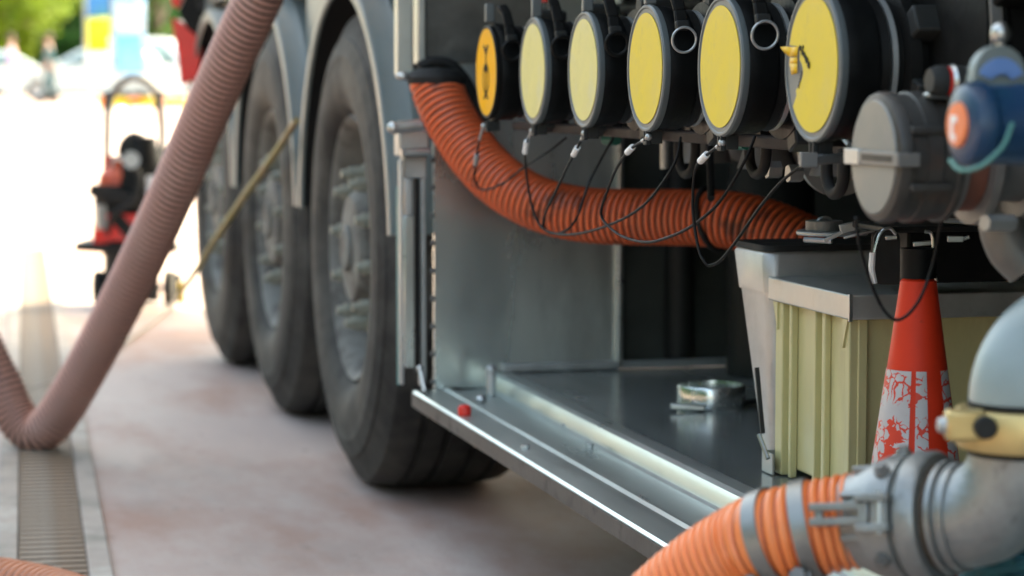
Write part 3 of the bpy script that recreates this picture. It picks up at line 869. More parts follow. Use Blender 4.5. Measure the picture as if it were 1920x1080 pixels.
for i, pts in enumerate(TETH):
    t = caps[i]
    n = len(pts)
    wp = [P(x, y, X=CXF + (.0 if k < 3 else .0) + (.10 if i < 4 else .06) * (k / (n - 1)) ** 2) for k, (x, y) in enumerate(pts)]
    sp = spline(wp, 8)
    b = MB(); b.tube(sp, .0021, 8); te = b.build('tether', m_wire, t, True)
    a = wp[2]; d_ = (wp[3] - wp[1]).normalized()
    b = MB()
    for s_ in (-.0105, -.0005, .0095):
        b.cyl(a + d_ * (s_ - .0045), a + d_ * (s_ + .0042), .0046, n=12)
    b.cyl(a - d_ * .013, a + d_ * .013, .0039, n=12)
    b.build('ferrule', m_white if i else m_zinc, te)
    b = MB(); b.tube(sp[:9], .0026, 8); b.sphere(wp[0], .005, 10); b.build('tether_loop', m_zinc, te)

# ------------------------------------------------------------------ grey vapour cap
VC = thing('vapour_cap', 'large plain grey round cap with a flat clip across its face', 'cap', vc)
b = MB(); b.lathe([(0, 0), (0, .058), (.002, .0635), (.006, .0655), (.014, .0655), (.016, .063), (.030, .063), (.031, .0655), (.046, .0655), (.048, .063), (.062, .063), (.064, .0655), (.0695, .0655), (.0695, 0)], vc, (1, 0, 0), 72)
vb = b.build('cap_body', mat('worn_dark_casting', (.05, .047, .043), .5, .3, var=.3, vs=16, bump=.15, bs=120, dirt=((.12, .055, .035), .55, .7, 10, .7)), VC, True)
b = MB(); b.lathe([(-.0022, 0), (-.0022, .0560), (-.0002, .0575)], vc, (1, 0, 0), 64); b.build('face_plate', mat('grey_face', (.17, .178, .165), .5, .25, var=.07, vs=18, bump=.05, dirt=((.21, .195, .20), .5, .7, 12, .5)), VC, True)
b = MB(); b.box((vc.x - .0065, vc.y + .028, vc.z - .0085), (vc.x - .0024, vc.y + .067, vc.z + .0075)); b.build('clip', m_zinc, VC, True, bevel=.001)
b = MB(); b.box((vc.x - .0058, vc.y - .0690, vc.z - .0075), (vc.x - .0023, vc.y + .0278, vc.z + .0065)); ca = b.build('cam_arm', m_cast, VC, True, bevel=.001)
b = MB(); b.box((vc.x - .0062, vc.y - .058, vc.z - .0035), (vc.x - .0057, vc.y + .020, vc.z + .0030)); b.build('arm_recess', m_dgrey, ca)
b = MB(); b.box((vc.x - .0058, vc.y - .0725, vc.z - .0075), (vc.x + .018, vc.y - .0692, vc.z + .0065)); b.build('arm_hook', m_cast, VC, True, bevel=.001)
for (z0, z1) in ((.024, .032), (-.032, -.024)):
    b = MB(); b.box((vc.x + .012, vc.y - .064, vc.z + z0), (vc.x + .056, vc.y - .052, vc.z + z1)); b.build('cap_rib', bpy.data.materials['worn_dark_casting'], VC, True, bevel=.002)
b = MB(); b.bar(vc + Vector((.04, -.03, .062)), vc + Vector((.066, -.032, .0605)), .016, .006); b.build('top_catch', m_steel, VC, True, bevel=.002)
pts = [(1604, 408, 2.46), (1612, 460, 2.5), (1627, 512, 2.52), (1646, 562, 2.54), (1664, 590, 2.54), (1683, 600, 2.54), (1706, 586, 2.54), (1730, 550, 2.54), (1750, 490, 2.54), (1762, 430, 2.52), (1768, 390, 2.5)]
b = MB(); b.tube(spline([P(x, y, D=d_) for x, y, d_ in pts], 7), .0019, 8); b.build('tether', m_wire, VC, True)

# ------------------------------------------------------------------ orange hose inside the cabinet
hp = [(818, 152, 4.630), (820, 166, 4.627), (838, 210, 4.605), (874, 270, 4.57), (926, 330, 4.52), (1000, 378, 4.46), (1090, 402, 4.40), (1190, 407, 4.34), (1290, 408, 4.28), (1380, 414, 4.22), (1450, 432, 4.18), (1520, 462, 4.14), (1600, 500, 4.1), (1680, 520, 4.06)]
HZ = thing('delivery_hose', 'orange ribbed hose sagging through the open cabinet under the caps', 'hose', P(1200, 460, D=4.0))
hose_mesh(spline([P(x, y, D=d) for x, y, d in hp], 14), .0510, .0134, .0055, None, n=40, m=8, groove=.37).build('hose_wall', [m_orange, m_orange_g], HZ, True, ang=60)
for (px, py, dp) in ((1336, 410, 4.25),):
    cpt = P(px, py, D=dp)
    t1 = (P(1345, 411, D=4.245) - P(1325, 409, D=4.258)).normalized()
    u = t1.orthogonal().normalized(); v = t1.cross(u)
    rg = [cpt + (u * math.cos(a) + v * math.sin(a)) * .0525 + t1 * .016 * math.sin(a + .8) for a in [2 * PI * k / 40 for k in range(40)]]
    b = MB(); b.tube(rg, .0055, 8, closed=True); b.build('strap', m_rubber, HZ, True)

# ------------------------------------------------------------------ hopper behind the bin
ht, hb = .658, .337
HX = P(1375, 462, Y=3.47).x
HP = thing('metal_hopper', 'tapered sheet aluminium tank standing behind the yellow ribbed bin', 'tank', (1.4, 3.4, hb))
def rrect(x0, x1, y0, y1, r, n=6):
    out = []
    for (cx_, cy_, a0) in ((x1 - r, y1 - r, 0), (x0 + r, y1 - r, 90), (x0 + r, y0 + r, 180), (x1 - r, y0 + r, 270)):
        for k in range(n + 1):
            a = math.radians(a0 + 90 * k / n)
            out.append((cx_ + r * math.cos(a), cy_ + r * math.sin(a)))
    return out
def loft(b, secs, cap=True):
    rings = [[b.b.verts.new((x, y, z)) for x, y in pr] for pr, z in secs]
    n = len(rings[0])
    for i in range(len(rings) - 1):
        for k in range(n): b.b.faces.new((rings[i][k], rings[i][(k + 1) % n], rings[i + 1][(k + 1) % n], rings[i + 1][k]))
    if cap: b.b.faces.new(rings[0][::-1]); b.b.faces.new(rings[-1])
zs = .600
yf = lambda z: 3.362 + (3.475 - 3.362) * (z - hb) / (ht - hb)
b = MB()
loft(b, [(rrect(HX + .012, 1.72, 3.325, yf(hb), .012), hb), (rrect(HX + .003, 1.72, 3.325, yf(zs - .003), .016), zs - .003)])
b.build('hopper_body', m_hop, HP, True, ang=50)
b = MB()
loft(b, [(rrect(HX, 1.722, 3.322, yf(zs) + .002, .018), zs - .0028), (rrect(HX - .002, 1.722, 3.318, yf(ht) + .002, .022), ht - .006), (rrect(HX + .002, 1.718, 3.322, yf(ht) - .002, .02), ht)])
b.build('upper_band', m_hop, HP, True, ang=50)
b = MB()
loft(b, [(rrect(HX - .003, 1.715, 3.318, yf(ht) + .004, .022), ht + .0005), (rrect(HX - .001, 1.715, 3.32, yf(ht) + .002, .022), ht + .009)])
b.build('rubber_seal', m_rubber, HP, True, ang=50)
a, c, e = P(1423, 815, D=3.5), P(1440, 860, D=3.48), P(1418, 812, D=3.5)
b = MB(); b.tube([a, c], .0035, 8); b.build('wire_hook', m_steel, HP, True)
b = MB(); b.bar(P(1419, 690, D=3.53), P(1430, 812, D=3.5), .006, .006); b.build('hook_rod', m_dgrey, HP, True)
# latch gear on top of the tank
b = MB(); a = P(1560, 440, D=3.36); b.cyl(a - Vector((0, 0, .0)), a + Vector((0, 0, .006)), .05, n=24); b.build('lid_flange', m_zinc, HP, True, bevel=.002)
b = MB(); a = P(1545, 432, D=3.36); b.cyl(a, a + Vector((0, 0, .014)), .026, n=20); b.build('threaded_cap', m_cast, HP, True, bevel=.001)
b = MB(); a = P(1546, 424, D=3.36); rg = [a + RT * .012 * math.cos(q) + Vector((0, 0, .012 * math.sin(q))) for q in [2 * PI * k / 24 for k in range(24)]]
b.tube(rg, .0025, 8, closed=True); b.build('lid_ring', m_steel, HP, True)
b = MB(); b.bar(P(1545, 452, D=3.28), P(1590, 430, D=3.28), .004, .006); b.bar(P(1575, 430, D=3.28), P(1612, 421, D=3.28), .014, .012); b.tube([P(1582, 446, D=3.26), P(1640, 432, D=3.26)], .0022, 8)
b.build('toggle_latch', m_zinc, HP, True, bevel=.001)
b = MB(); b.box(P(1500, 452, D=3.3), P(1520, 445, D=3.3)) if False else b.tube([P(1508, 449, D=3.3), P(1560, 452, D=3.28)], .004, 8); b.build('toggle_latch', m_steel, HP, True)

# ------------------------------------------------------------------ black control box with hooks behind the cone
KB = thing('control_box', 'black metal box with hanging hooks just behind the cone tip', 'box', P(1760, 530, D=3.16))
a, c = P(1690, 530, D=3.19), P(1882, 425, D=3.19)
b = MB(); b.box((a.x, a.y - .02, a.z + .0), (c.x + .03, a.y + .11, c.z)); b.build('box_body', m_blackm, KB, True, bevel=.004)
b = MB(); b.box((a.x - .03, a.y - .028, c.z - .006), (c.x + .05, a.y + .11, c.z + .002)); b.build('box_lid', m_dgrey, KB, True, bevel=.002)
b = MB(); b.tube([P(1770, 413, D=3.1), P(1850, 418, D=3.1)], .0035, 8); b.build('lid_rod', m_steel, KB, True)
def eye(px, py, D, wpx, hpx, m):
    """hook plate with a round top and a slot"""
    s_ = D / F_PX
    o = P(px, py, D=D)
    r = wpx / 2 * s_
    h = hpx * s_
    pl = [(-r, -h), (r, -h)] + [(r * math.cos(math.radians(q)), r * math.sin(math.radians(q))) for q in range(0, 181, 15)]
    bb = MB(); bb.prism(pl, lambda u, v, d: o + RT * u + Vector((0, 0, 1)) * v + FH * d, .006)
    return bb
eye(1663, 452, 3.12, 50, 82, None).build('hook_plate', m_dgrey, KB, True, bevel=.0015)
b = MB(); b.tube(spline([P(1634, 500, D=3.1), P(1642, 462, D=3.1), P(1652, 436, D=3.1), P(1668, 428, D=3.1), P(1680, 440, D=3.1)], 6), .0022, 8); b.build('hook_wire', m_steel, KB, True)
b = MB(); b.tube([P(1636, 474, D=3.1), P(1634, 505, D=3.1), P(1639, 532, D=3.1)], .0045, 8); b.build('white_cord', m_white, KB, True)
b = MB(); b.bar(P(1660, 446, D=3.11), P(1682, 445, D=3.11), .006, .006); b.build('hook_pin', m_steel, KB, True, bevel=.001)
b = MB(); b.tube(spline([P(1734, 434, D=3.05), P(1746, 438, D=3.05), P(1750, 460, D=3.05), P(1748, 492, D=3.05), P(1756, 528, D=3.05)], 6), .0022, 8); b.build('hook_wire', m_steel, KB, True)
b = MB(); b.bar(P(1712, 458, D=3.08), P(1748, 455, D=3.08), .006, .006); b.build('hook_pin', m_steel, KB, True, bevel=.001)
b = MB(); b.bar(P(1776, 448, D=3.1), P(1806, 448, D=3.1), .008, .008); b.bar(P(1806, 448, D=3.1), P(1818, 444, D=3.1), .004, .005); b.build('slide_bolt', m_steel, KB, True, bevel=.001)

# ------------------------------------------------------------------ yellow ribbed bin with a metal rim
BX, BY0, BY1, BZ0, BZ1 = 1.212, 3.018, 3.312, .3365, .622
BN = thing('storage_bin', 'pale yellow ribbed bin with a folded metal rim beside the cone', 'bin', (BX + .2, 3.16, BZ0))
BXR = 1.70
b = MB(); b.box((BX + .014, BY0 + .012, BZ0 + .01), (BXR, BY1 - .004, BZ1 - .034)); b.build('bin_body', m_bin, BN, True, bevel=.004)
b = MB(); b.box((BX - .006, BY0 - .012, BZ1 - .034), (BXR + .01, BY1 + .012, BZ1)); b.build('rim', m_lip, BN, True, bevel=.0025)
b = MB(); b.box((BX - .0068, BY0 - .0127, BZ1 - .036), (BX - .0015, BY0 - .0085, BZ1 + .001)); b.build('rim_corner_seam', m_steel, BN, True, bevel=.0006)
Lb = BY1 - BY0
for (f0, f1, pr) in ((.0, .055, .0), (.35, .395, .004), (.47, .50, .003), (.80, .835, .003), (.90, 1.0, .0)):
    b = MB(); b.box((BX + pr, BY0 + .002 + f0 * (Lb - .008), BZ0), (BX + .0138, BY0 + .002 + f1 * (Lb - .008), BZ1 - .0345)); b.build('rib', m_bin, BN, True, bevel=.0018)
for x0 in (BX + .012, BX + .105, BX + .28):
    b = MB(); b.box((x0, BY0, BZ0), (x0 + .014, BY0 + .0118, BZ1 - .0345)); b.build('rib', m_bin, BN, True, bevel=.0018)
for (y0_, sg) in ((BY0 + .02, 1), (BY1 - .02, -1)):
    b = MB(); b.prism([(0, 0), (0, -.04), (-sg * .018, 0)], lambda u, v, d: Vector((BX - .003 + d, y0_ + u, BZ1 - .0345 + v)), .004); b.build('rim_gusset', m_bin, BN, True)
b = MB(); b.box((BX - .012, BY1 - .03, BZ0 - .0), (BX - .009, BY1 + .012, BZ0 + .03)); b.box((BX - .012, BY1 + .0121, BZ0), (BX + .05, BY1 + .0145, BZ0 + .03)); b.build('foot_clip', m_zinc, BN, True)

# ------------------------------------------------------------------ traffic cone
CD = 2.92
ct = P(1722, 522, D=CD)
cz0 = .3365
sc_ = CD / F_PX
hh = ct.z - cz0
r_at = lambda z: (33 + (ct.z - z) / sc_ * 46 / 328) * sc_
CN = thing('traffic_cone', 'red traffic cone with scuffed white reflective band and black sleeve', 'cone', (ct.x, ct.y, cz0))
o3 = (ct.x, ct.y, cz0)
rb = r_at(cz0 + .03)
b = MB(); b.lathe([(.028, rb), (hh - .003, r_at(ct.z - .003)), (hh, r_at(ct.z) - .003), (hh, .012), (hh - .04, .014)], o3, (0, 0, 1), 72); b.build('cone_body', m_cone, CN, True)
b = MB(); s2 = rb + .025
loft(b, [(rrect(ct.x - s2, ct.x + s2, ct.y - s2, ct.y + s2, .03), cz0), (rrect(ct.x - s2, ct.x + s2, ct.y - s2, ct.y + s2, .03), cz0 + .02), (rrect(ct.x - rb - .004, ct.x + rb + .004, ct.y - rb - .004, ct.y + rb + .004, rb * .98), cz0 + .029)])
b.build('cone_base', m_cone, CN, True, bevel=.003)
zt, zb = P(1722, 692, D=CD).z, P(1722, 868, D=CD).z
m_band = bpy.data.materials.new('cone_reflective_band'); m_band.use_nodes = True
nt = m_band.node_tree; bs_ = nt.nodes['Principled BSDF']; bs_.inputs['Roughness'].default_value = .45
tc = nt.nodes.new('ShaderNodeTexCoord')
def math_(op, a=None, bval=None):
    n_ = nt.nodes.new('ShaderNodeMath'); n_.operation = op
    for k, q in enumerate((a, bval)):
        if q is None: continue
        if isinstance(q, (int, float)): n_.inputs[k].default_value = q
        else: nt.links.new(q, n_.inputs[k])
    return n_.outputs[0]
mpn = nt.nodes.new('ShaderNodeMapping'); mpn.inputs['Location'].default_value = (-ct.x, -ct.y, 0)
nt.links.new(tc.outputs['Object'], mpn.inputs[0])
nz1 = nt.nodes.new('ShaderNodeTexNoise'); nz1.inputs['Scale'].default_value = 26; nz1.inputs['Detail'].default_value = 7
nt.links.new(mpn.outputs[0], nz1.inputs['Vector'])
vm = nt.nodes.new('ShaderNodeVectorMath'); vm.operation = 'MULTIPLY_ADD'
nt.links.new(nz1.outputs['Color'], vm.inputs[0]); vm.inputs[1].default_value = (.05, .05, .035); nt.links.new(mpn.outputs[0], vm.inputs[2])
vo = nt.nodes.new('ShaderNodeTexVoronoi'); vo.feature = 'DISTANCE_TO_EDGE'; vo.inputs['Scale'].default_value = 58
nt.links.new(vm.outputs[0], vo.inputs['Vector'])

nz2 = nt.nodes.new('ShaderNodeTexNoise'); nz2.inputs['Scale'].default_value = 30; nz2.inputs['Detail'].default_value = 4
mp2 = nt.nodes.new('ShaderNodeMapping'); mp2.inputs['Location'].default_value = (3.7, 1.2, .8); nt.links.new(tc.outputs['Object'], mp2.inputs[0]); nt.links.new(mp2.outputs[0], nz2.inputs['Vector'])
cr2 = math_('GREATER_THAN', nz2.outputs['Fac'], .60)
thr = math_('MULTIPLY', math_('SUBTRACT', nz2.outputs['Fac'], .43), .75)
crk = math_('LESS_THAN', vo.outputs['Distance'], thr)
fac = math_('MAXIMUM', crk, cr2)
mxw = nt.nodes.new('ShaderNodeMix'); mxw.data_type = 'RGBA'; mxw.inputs['A'].default_value = (.62, .61, .61, 1); mxw.inputs['B'].default_value = (.40, .33, .31, 1); nt.links.new(nz1.outputs['Fac'], mxw.inputs['Factor'])
mxn = nt.nodes.new('ShaderNodeMix'); mxn.data_type = 'RGBA'; nt.links.new(mxw.outputs['Result'], mxn.inputs['A']); mxn.inputs['B'].default_value = (.70, .045, .02, 1)
nt.links.new(fac, mxn.inputs['Factor']); nt.links.new(mxn.outputs['Result'], bs_.inputs['Base Color'])
def cone_patch(a0, a1, z0, z1, n=10):
    bb = MB(); R_ = []
    for z in (z0, z1):
        R_.append([bb.b.verts.new((ct.x + (r_at(z) + .0006) * math.cos(a0 + (a1 - a0) * k / n), ct.y + (r_at(z) + .0006) * math.sin(a0 + (a1 - a0) * k / n), z)) for k in range(n + 1)])
    for k in range(n): bb.b.faces.new((R_[0][k], R_[0][k + 1], R_[1][k + 1], R_[1][k]))
    return bb
fa = math.atan2(-ct.y, -ct.x)                    # angle that faces the camera
for (u0, u1) in ((-1.0, -.18), (-.03, .30), (.74, .97)):
    a0, a1 = fa + math.asin(u0) if u0 > -1 else fa - 1.6, fa + math.asin(u1)
    bb = cone_patch(a0, a1, zb - .05, zt); bb.build('reflective_band', m_band, CN, True)
b = MB(); s0 = P(1720, 466, D=CD).z
b.lathe([(0, .0), (0, .0215), (s0 - ct.z + .0, .0225), (s0 - ct.z, .018), (.01, .018)], (ct.x, ct.y, ct.z + .0006), (0, 0, 1), 40); b.build('black_sleeve', m_black, CN, True)

# ------------------------------------------------------------------ ring clamp and red cap on the tray
q = P(1340, 765, Z=.336)
RC = thing('ring_clamp', 'open metal clamp ring lying on the dark tray floor', 'clamp', (q.x, q.y, .335))
b = MB(); b.lathe([(.0, .056), (.0, .0585), (.003, .060), (.037, .060), (.040, .0585), (.040, .056), (.037, .0555), (.003, .0555)], (q.x, q.y + .02, .3352), (0, 0, 1), 64, closed=True); b.build('ring', mat('ring_steel', (.68, .69, .67), .24, .9, var=.08, vs=30), RC, True)
b = MB(); b.bar((q.x - .03, q.y - .036, .342), (q.x - .088, q.y - .02, .345), .012, .010); b.build('clamp_screw', m_steel, RC, True, bevel=.002)
b = MB(); b.bar((q.x + .05, q.y + .0, .343), (q.x + .11, q.y + .02, .345), .01, .008); b.build('clamp_lug', m_dgrey, RC, True, bevel=.002)
q = P(871, 779, Z=.304)
RD = tag(MB().lathe([(0, 0), (0, .0115), (.012, .0125), (.016, .011), (.019, .006), (.0195, 0)], (q.x, q.y, .3046), (0, 0, 1), 20).build('red_plug', m_red), 'small red plastic plug lying on the steel tray edge', 'plug')

# ------------------------------------------------------------------ foreground: elbow, coupler and orange hose
DE = 2.20
u_ = DE / F_PX
RE = 98 * u_
ctr = P(1914, 800, D=DE)
# axis of the horizontal leg: to the left, sinking a little and going away from the camera
e0 = P(1914, 968, D=DE)
hx = (-RT * .80 + FH * .585 + Vector((0, 0, -.13))).normalized()
EL = thing('pipe_elbow', 'grey painted double elbow pipe with a cast hose coupler and brass band', 'pipe', P(1860, 1080, D=DE))
z_ = Vector((0, 0, 1))
# lower elbow: from vertical down, bending into hx
rbn = .056
top = P(1914, 846, D=DE)
cb = e0 + z_ * 0
path = [top, top - z_ * .006]
c0 = Vector((top.x, top.y, e0.z + rbn))
for k in range(0, 13):
    a = PI / 2 * k / 12
    path.append(c0 - z_ * math.sin(a) * rbn + hx * (1 - math.cos(a)) * rbn)
end = path[-1]
b = MB(); b.tube(path, [RE] * len(path), 48); b.build('lower_elbow', m_alu, EL, True)
b = MB(); b.lathe([(-.002, RE - .006), (-.002, RE + .003), (.006, RE + .003), (.012, RE)], end - hx * .0, hx, 56); b.build('elbow_collar', m_alu, EL, True)
cs = end + hx * .0145
b = MB(); b.lathe([(-.005, RE - .004), (-.005, RE + .006), (0, RE + .006), (.001, RE + .001), (.007, RE + .001), (.0075, RE + .012), (.012, RE + .015), (.026, RE + .015), (.030, RE + .012), (.0305, RE + .007), (.034, RE + .007), (.036, RE + .012), (.055, RE + .012), (.072, RE + .006), (.088, RE - .001), (.100, RE - .003), (.102, RE - .008), (.102, .02)], cs, hx, 64)
cpl = b.build('hose_coupler', m_alu, EL, True)
b = MB(); b.lathe([(.0012, RE + .0012), (.0012, RE + .0035), (.0068, RE + .0035), (.0068, RE + .0012)], cs, hx, 64, closed=True); b.build('seal_ring', mat('seal_brown', (.06, .04, .025), .7), EL, True)
# cam levers on the coupler: one facing the camera, one on top
side = hx.cross(z_).normalized()
if side.dot(EYE - cs) < 0: side = -side
upv = side.cross(hx).normalized()
if upv.z < 0: upv = -upv
def lever(ang, nm):
    nrm = (side * math.cos(ang) + upv * math.sin(ang)).normalized()
    tg = nrm.cross(hx).normalized()
    o = cs + nrm * (RE + .010)
    def fn(u, v, d): return o + hx * u + tg * v + nrm * d
    bb = MB()
    bb.prism([(.030, -.018), (.030, .018), (.047, .016), (.047, -.016)], fn, .010)
    return bb, fn
for ang in (.22, .22 + PI):
    bb, fn = lever(ang, '')
    for v0 in (-.018, .010):
        bb.prism([(.028, v0), (.028, v0 + .008), (.062, v0 + .008), (.062, v0)], fn, .013)
    bb.build('lever_pivot', m_alu, EL, True, bevel=.0015)
    b = MB()
    for v0 in (-.0105, .0035): b.prism([(.05, v0), (.05, v0 + .007), (.112, v0 + .007), (.112, v0)], fn, .009)
    b.prism([(.050, -.0094), (.050, .0094), (.060, .0094), (.060, -.0094)], fn, .0095)
    b.prism([(.1001, -.0094), (.1001, .0094), (.108, .0094), (.108, -.0094)], fn, .0055)
    b.build('cam_lever', m_alu, EL, True, bevel=.001)
    b = MB(); b.cyl(fn(.038, -.020, .008), fn(.038, .020, .008), .003, n=12); b.build('lever_pin', m_steel, EL, True)
for ang in (-.55, .95, 1.75):
    nrm = (side * math.cos(ang) + upv * math.sin(ang)).normalized()
    o = cs + nrm * (RE + .0125) + hx * .046
    b = MB(); b.cyl(o - nrm * .006, o + nrm * .004, .0085, .0075, 20); b.cyl(o + nrm * .0038, o + nrm * .008, .0052, n=6); b.build('coupler_bolt', m_cast, EL, True)
for ang in (-.2, .6, 1.3):
    nrm = (side * math.cos(ang) + upv * math.sin(ang)).normalized()
    o = cs + nrm * (RE + .003) + hx * .074
    b = MB(); b.bar(o - hx * .012, o + hx * .014, .006, .008, nrm); b.build('cast_rib', m_alu, EL, True, bevel=.0015)
# upper elbow
zt_ = P(1914, 752, D=DE).z
tp_ = Vector((top.x, top.y, zt_))
rc = .060
vx = (RT * .93 + FH * .36).normalized()
path = [tp_ + z_ * .0008]
for k in range(13):
    a = PI / 2 * k / 12
    path.append(tp_ + z_ * (.0015 + math.sin(a) * rc) + vx * (1 - math.cos(a)) * rc)
path.append(path[-1] + vx * .12)
b = MB(); b.tube(path, RE, 48); b.build('upper_elbow', m_bluegrey, EL, True)
b = MB(); b.lathe([(-.004, RE - .01), (-.004, RE + .0015), (.0, RE + .0015), (.0, RE - .01)], (top.x, top.y, zt_), (0, 0, 1), 56, closed=True); b.build('pipe_gasket', m_rubber, EL, True)
b = MB(); b.lathe([(-.002, RE - .01), (-.002, RE + .0015), (.003, RE + .0015), (.003, RE - .01)], (top.x, top.y, top.z), (0, 0, 1), 56, closed=True); b.build('pipe_gasket', m_rubber, EL, True)
hb_ = zt_ - top.z
b = MB(); b.lathe([(.004, RE - .004), (.004, RE + .010), (.008, RE + .012), (hb_ - .008, RE + .012), (hb_ - .005, RE + .010), (hb_ - .005, RE - .004)], (top.x, top.y, top.z), (0, 0, 1), 64, closed=True); bd = b.build('brass_band', m_brass, EL, True)
mz = (top.z + zt_) / 2
lft = (-RT * .80 - FH * .60)
oc = Vector((top.x, top.y, mz))
b = MB(); a = P(1812, 797, D=DE - .035)
b.box((-.019, -.011, -.014), (.017, .011, .014), Matrix.Translation(a) @ Matrix.Rotation(-TH, 4, 'Z')); b.build('band_ear', m_brass, bd, bevel=.004) 
b = MB(); b.cyl(a - FH * .010 + RT * .014, a - FH * .020 + RT * .014, .0105, n=20); b.build('band_bolt', m_dgrey, bd, bevel=.002)
b = MB(); b.cyl(a - RT * .018, a - RT * .026, .009, .006, n=16); b.build('band_nut', m_zinc, bd, bevel=.001)

# foreground hose
hs = cs + hx * .062
rh = 97 * u_
hpath = [hs, hs + hx * .03]
for (x, y, d) in ((1462, 1004, 2.325), (1395, 1032, 2.35), (1325, 1076, 2.375), (1250, 1138, 2.40), (1168, 1220, 2.43), (1085, 1315, 2.47), (980, 1450, 2.55), (840, 1620, 2.7), (600, 1790, 2.95)):
    q = P(x, y, D=d)
    hpath.append(q)
FHs = thing('suction_hose', 'bright orange ribbed hose with two metal bands joined to the elbow', 'hose', P(1150, 1200, D=2.6))
fsp = spline(hpath, 14)
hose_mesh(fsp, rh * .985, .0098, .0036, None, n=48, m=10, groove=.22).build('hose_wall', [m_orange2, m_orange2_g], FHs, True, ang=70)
def ring_at(px, off=0):
    best = min(range(len(fsp)), key=lambda i: abs(((fsp[i] - EYE).dot(RT) / (fsp[i] - EYE).dot(FW)) * F_PX + CX - px))
    t1 = (fsp[min(best + 1, len(fsp) - 1)] - fsp[max(best - 1, 0)]).normalized()
    return fsp[best], t1
for px in (1450, 1514):
    c_, t1 = ring_at(px)
    wd = .0078
    bb = MB(); bb.lathe([(-wd, rh - .001), (-wd, rh + .0016), (wd, rh + .0016), (wd, rh - .001)], c_, t1, 64, closed=True)
    cl = bb.build('band_clamp', mat('band_steel', (.26, .27, .26), .4, .75, var=.15, vs=25, bump=.08), FHs, True, bevel=.0005)
    sd2 = t1.cross(z_).normalized()
    if sd2.dot(EYE - c_) < 0: sd2 = -sd2
    dn_ = (sd2 * .42 - z_ * .90).normalized()
    o = c_ + dn_ * (rh + .004)
    tg = dn_.cross(t1).normalized()
    bb = MB()
    for s_ in (-.013, .013):
        bb.bar(o + tg * s_ - t1 * .011, o + tg * s_ + t1 * .011, .006, .014, dn_)
    bb.build('clamp_lug', m_cast, cl, bevel=.001)
    bb = MB(); bb.cyl(o - tg * .026, o + tg * .026, .004, n=12); bb.cyl(o - tg * .028, o - tg * .019, .0075, n=6); bb.cyl(o + tg * .019, o + tg * .027, .0075, n=6)
    bb.build('clamp_bolt', m_cast, cl)

# teal rope coiled under the elbow
RO = thing('teal_rope', 'coil of dark teal rope under the grey elbow pipe', 'rope', P(1900, 1075, D=2.35))
rr = random.Random(5)
pts = []
o = P(1905, 1085, D=2.36)
for k in range(70):
    a = k * .52
    pts.append(o + RT * (.045 + .008 * rr.random()) * math.cos(a) + FH * .045 * math.sin(a) + z_ * (-.03 + .055 * k / 70 + .006 * rr.random()))
b = MB(); b.tube(spline(pts, 4), .0055, 10); b.build('rope_coil', m_teal, RO, True)

# ------------------------------------------------------------------ hose end in the lower left corner
LH = thing('ribbed_hose', 'orange brown ribbed hose lying on the concrete by the drain', 'hose', P(40, 1160, Z=0))
lp = [P(-420, 1055, Z=.052), P(-200, 1078, Z=.052), P(-60, 1091, Z=.052), P(40, 1107, Z=.052), P(130, 1130, Z=.052), P(240, 1180, Z=.052), P(360, 1290, Z=.052), P(420, 1420, Z=.052)]
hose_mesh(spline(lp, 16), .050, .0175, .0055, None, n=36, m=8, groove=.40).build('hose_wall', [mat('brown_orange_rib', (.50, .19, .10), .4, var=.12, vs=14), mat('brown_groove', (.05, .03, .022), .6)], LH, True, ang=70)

# ------------------------------------------------------------------ faded hose looped down to the ground at the left
BH = thing('faded_hose', 'faded brown ribbed hose hanging down to touch the ground in a V', 'hose', P(70, 860, Z=0))
bp_ = [(640, -420, 5.02), (570, -210, 5.06), (505, -50, 5.14), (440, 92, 5.25), (378, 232, 5.38), (318, 372, 5.50), (252, 515, 5.64), (186, 645, 5.77), (136, 735, 5.85), (98, 792, 5.90), (64, 810, 5.93), (32, 784, 5.95), (3, 722, 5.96), (-36, 640, 5.96), (-90, 500, 5.95), (-170, 380, 5.9), (-280, 340, 5.85), (-400, 480, 5.8), (-520, 720, 5.78)]
hose_mesh(spline([P(x, y, D=d) for x, y, d in bp_], 16), .0530, .0160, .0045, None, n=32, m=7, groove=.44).build('hose_wall', [m_brown, m_brown_g], BH, True, ang=70)

# ------------------------------------------------------------------ earthing cable
GC = thing('earthing_cable', 'thin yellow green cable pulled from the wheel arch down to a clamp', 'cable', P(332, 565, Z=0))
b = MB(); b.tube(spline([P(556, 226, D=5.80), P(510, 296, D=6.2), P(450, 380, D=6.8), P(405, 448, D=7.35), P(365, 512, D=8.0), P(336, 552, D=9.9)], 8), [.0088 + .0022 * k / 40 for k in range(41)], 12); b.build('cable', m_cable, GC, True)
b = MB(); b.tube(spline([P(336, 552, D=9.9), P(310, 585, Z=.012), P(262, 622, Z=.012), (P(215, 655, Z=.012)), P(160, 690, Z=.012), P(60, 730, Z=.012)], 6), .006, 8); b.build('ground_lead', m_curb, GC, True)
q = P(332, 566, Z=0)
b = MB(); b.box((q.x - .03, q.y - .03, .0), (q.x + .03, q.y + .03, .015)); b.cyl((q.x, q.y, .015), (q.x, q.y, .09), .016, n=14); b.sphere((q.x, q.y, .10), .022, 12); b.build('clamp_post', m_blackm, GC, True)
b = MB(); b.bar((q.x + .012, q.y - .03, .085), (q.x + .02, q.y - .03, .0), .012, .02); b.build('clamp_jaw', m_ylw, GC, True)

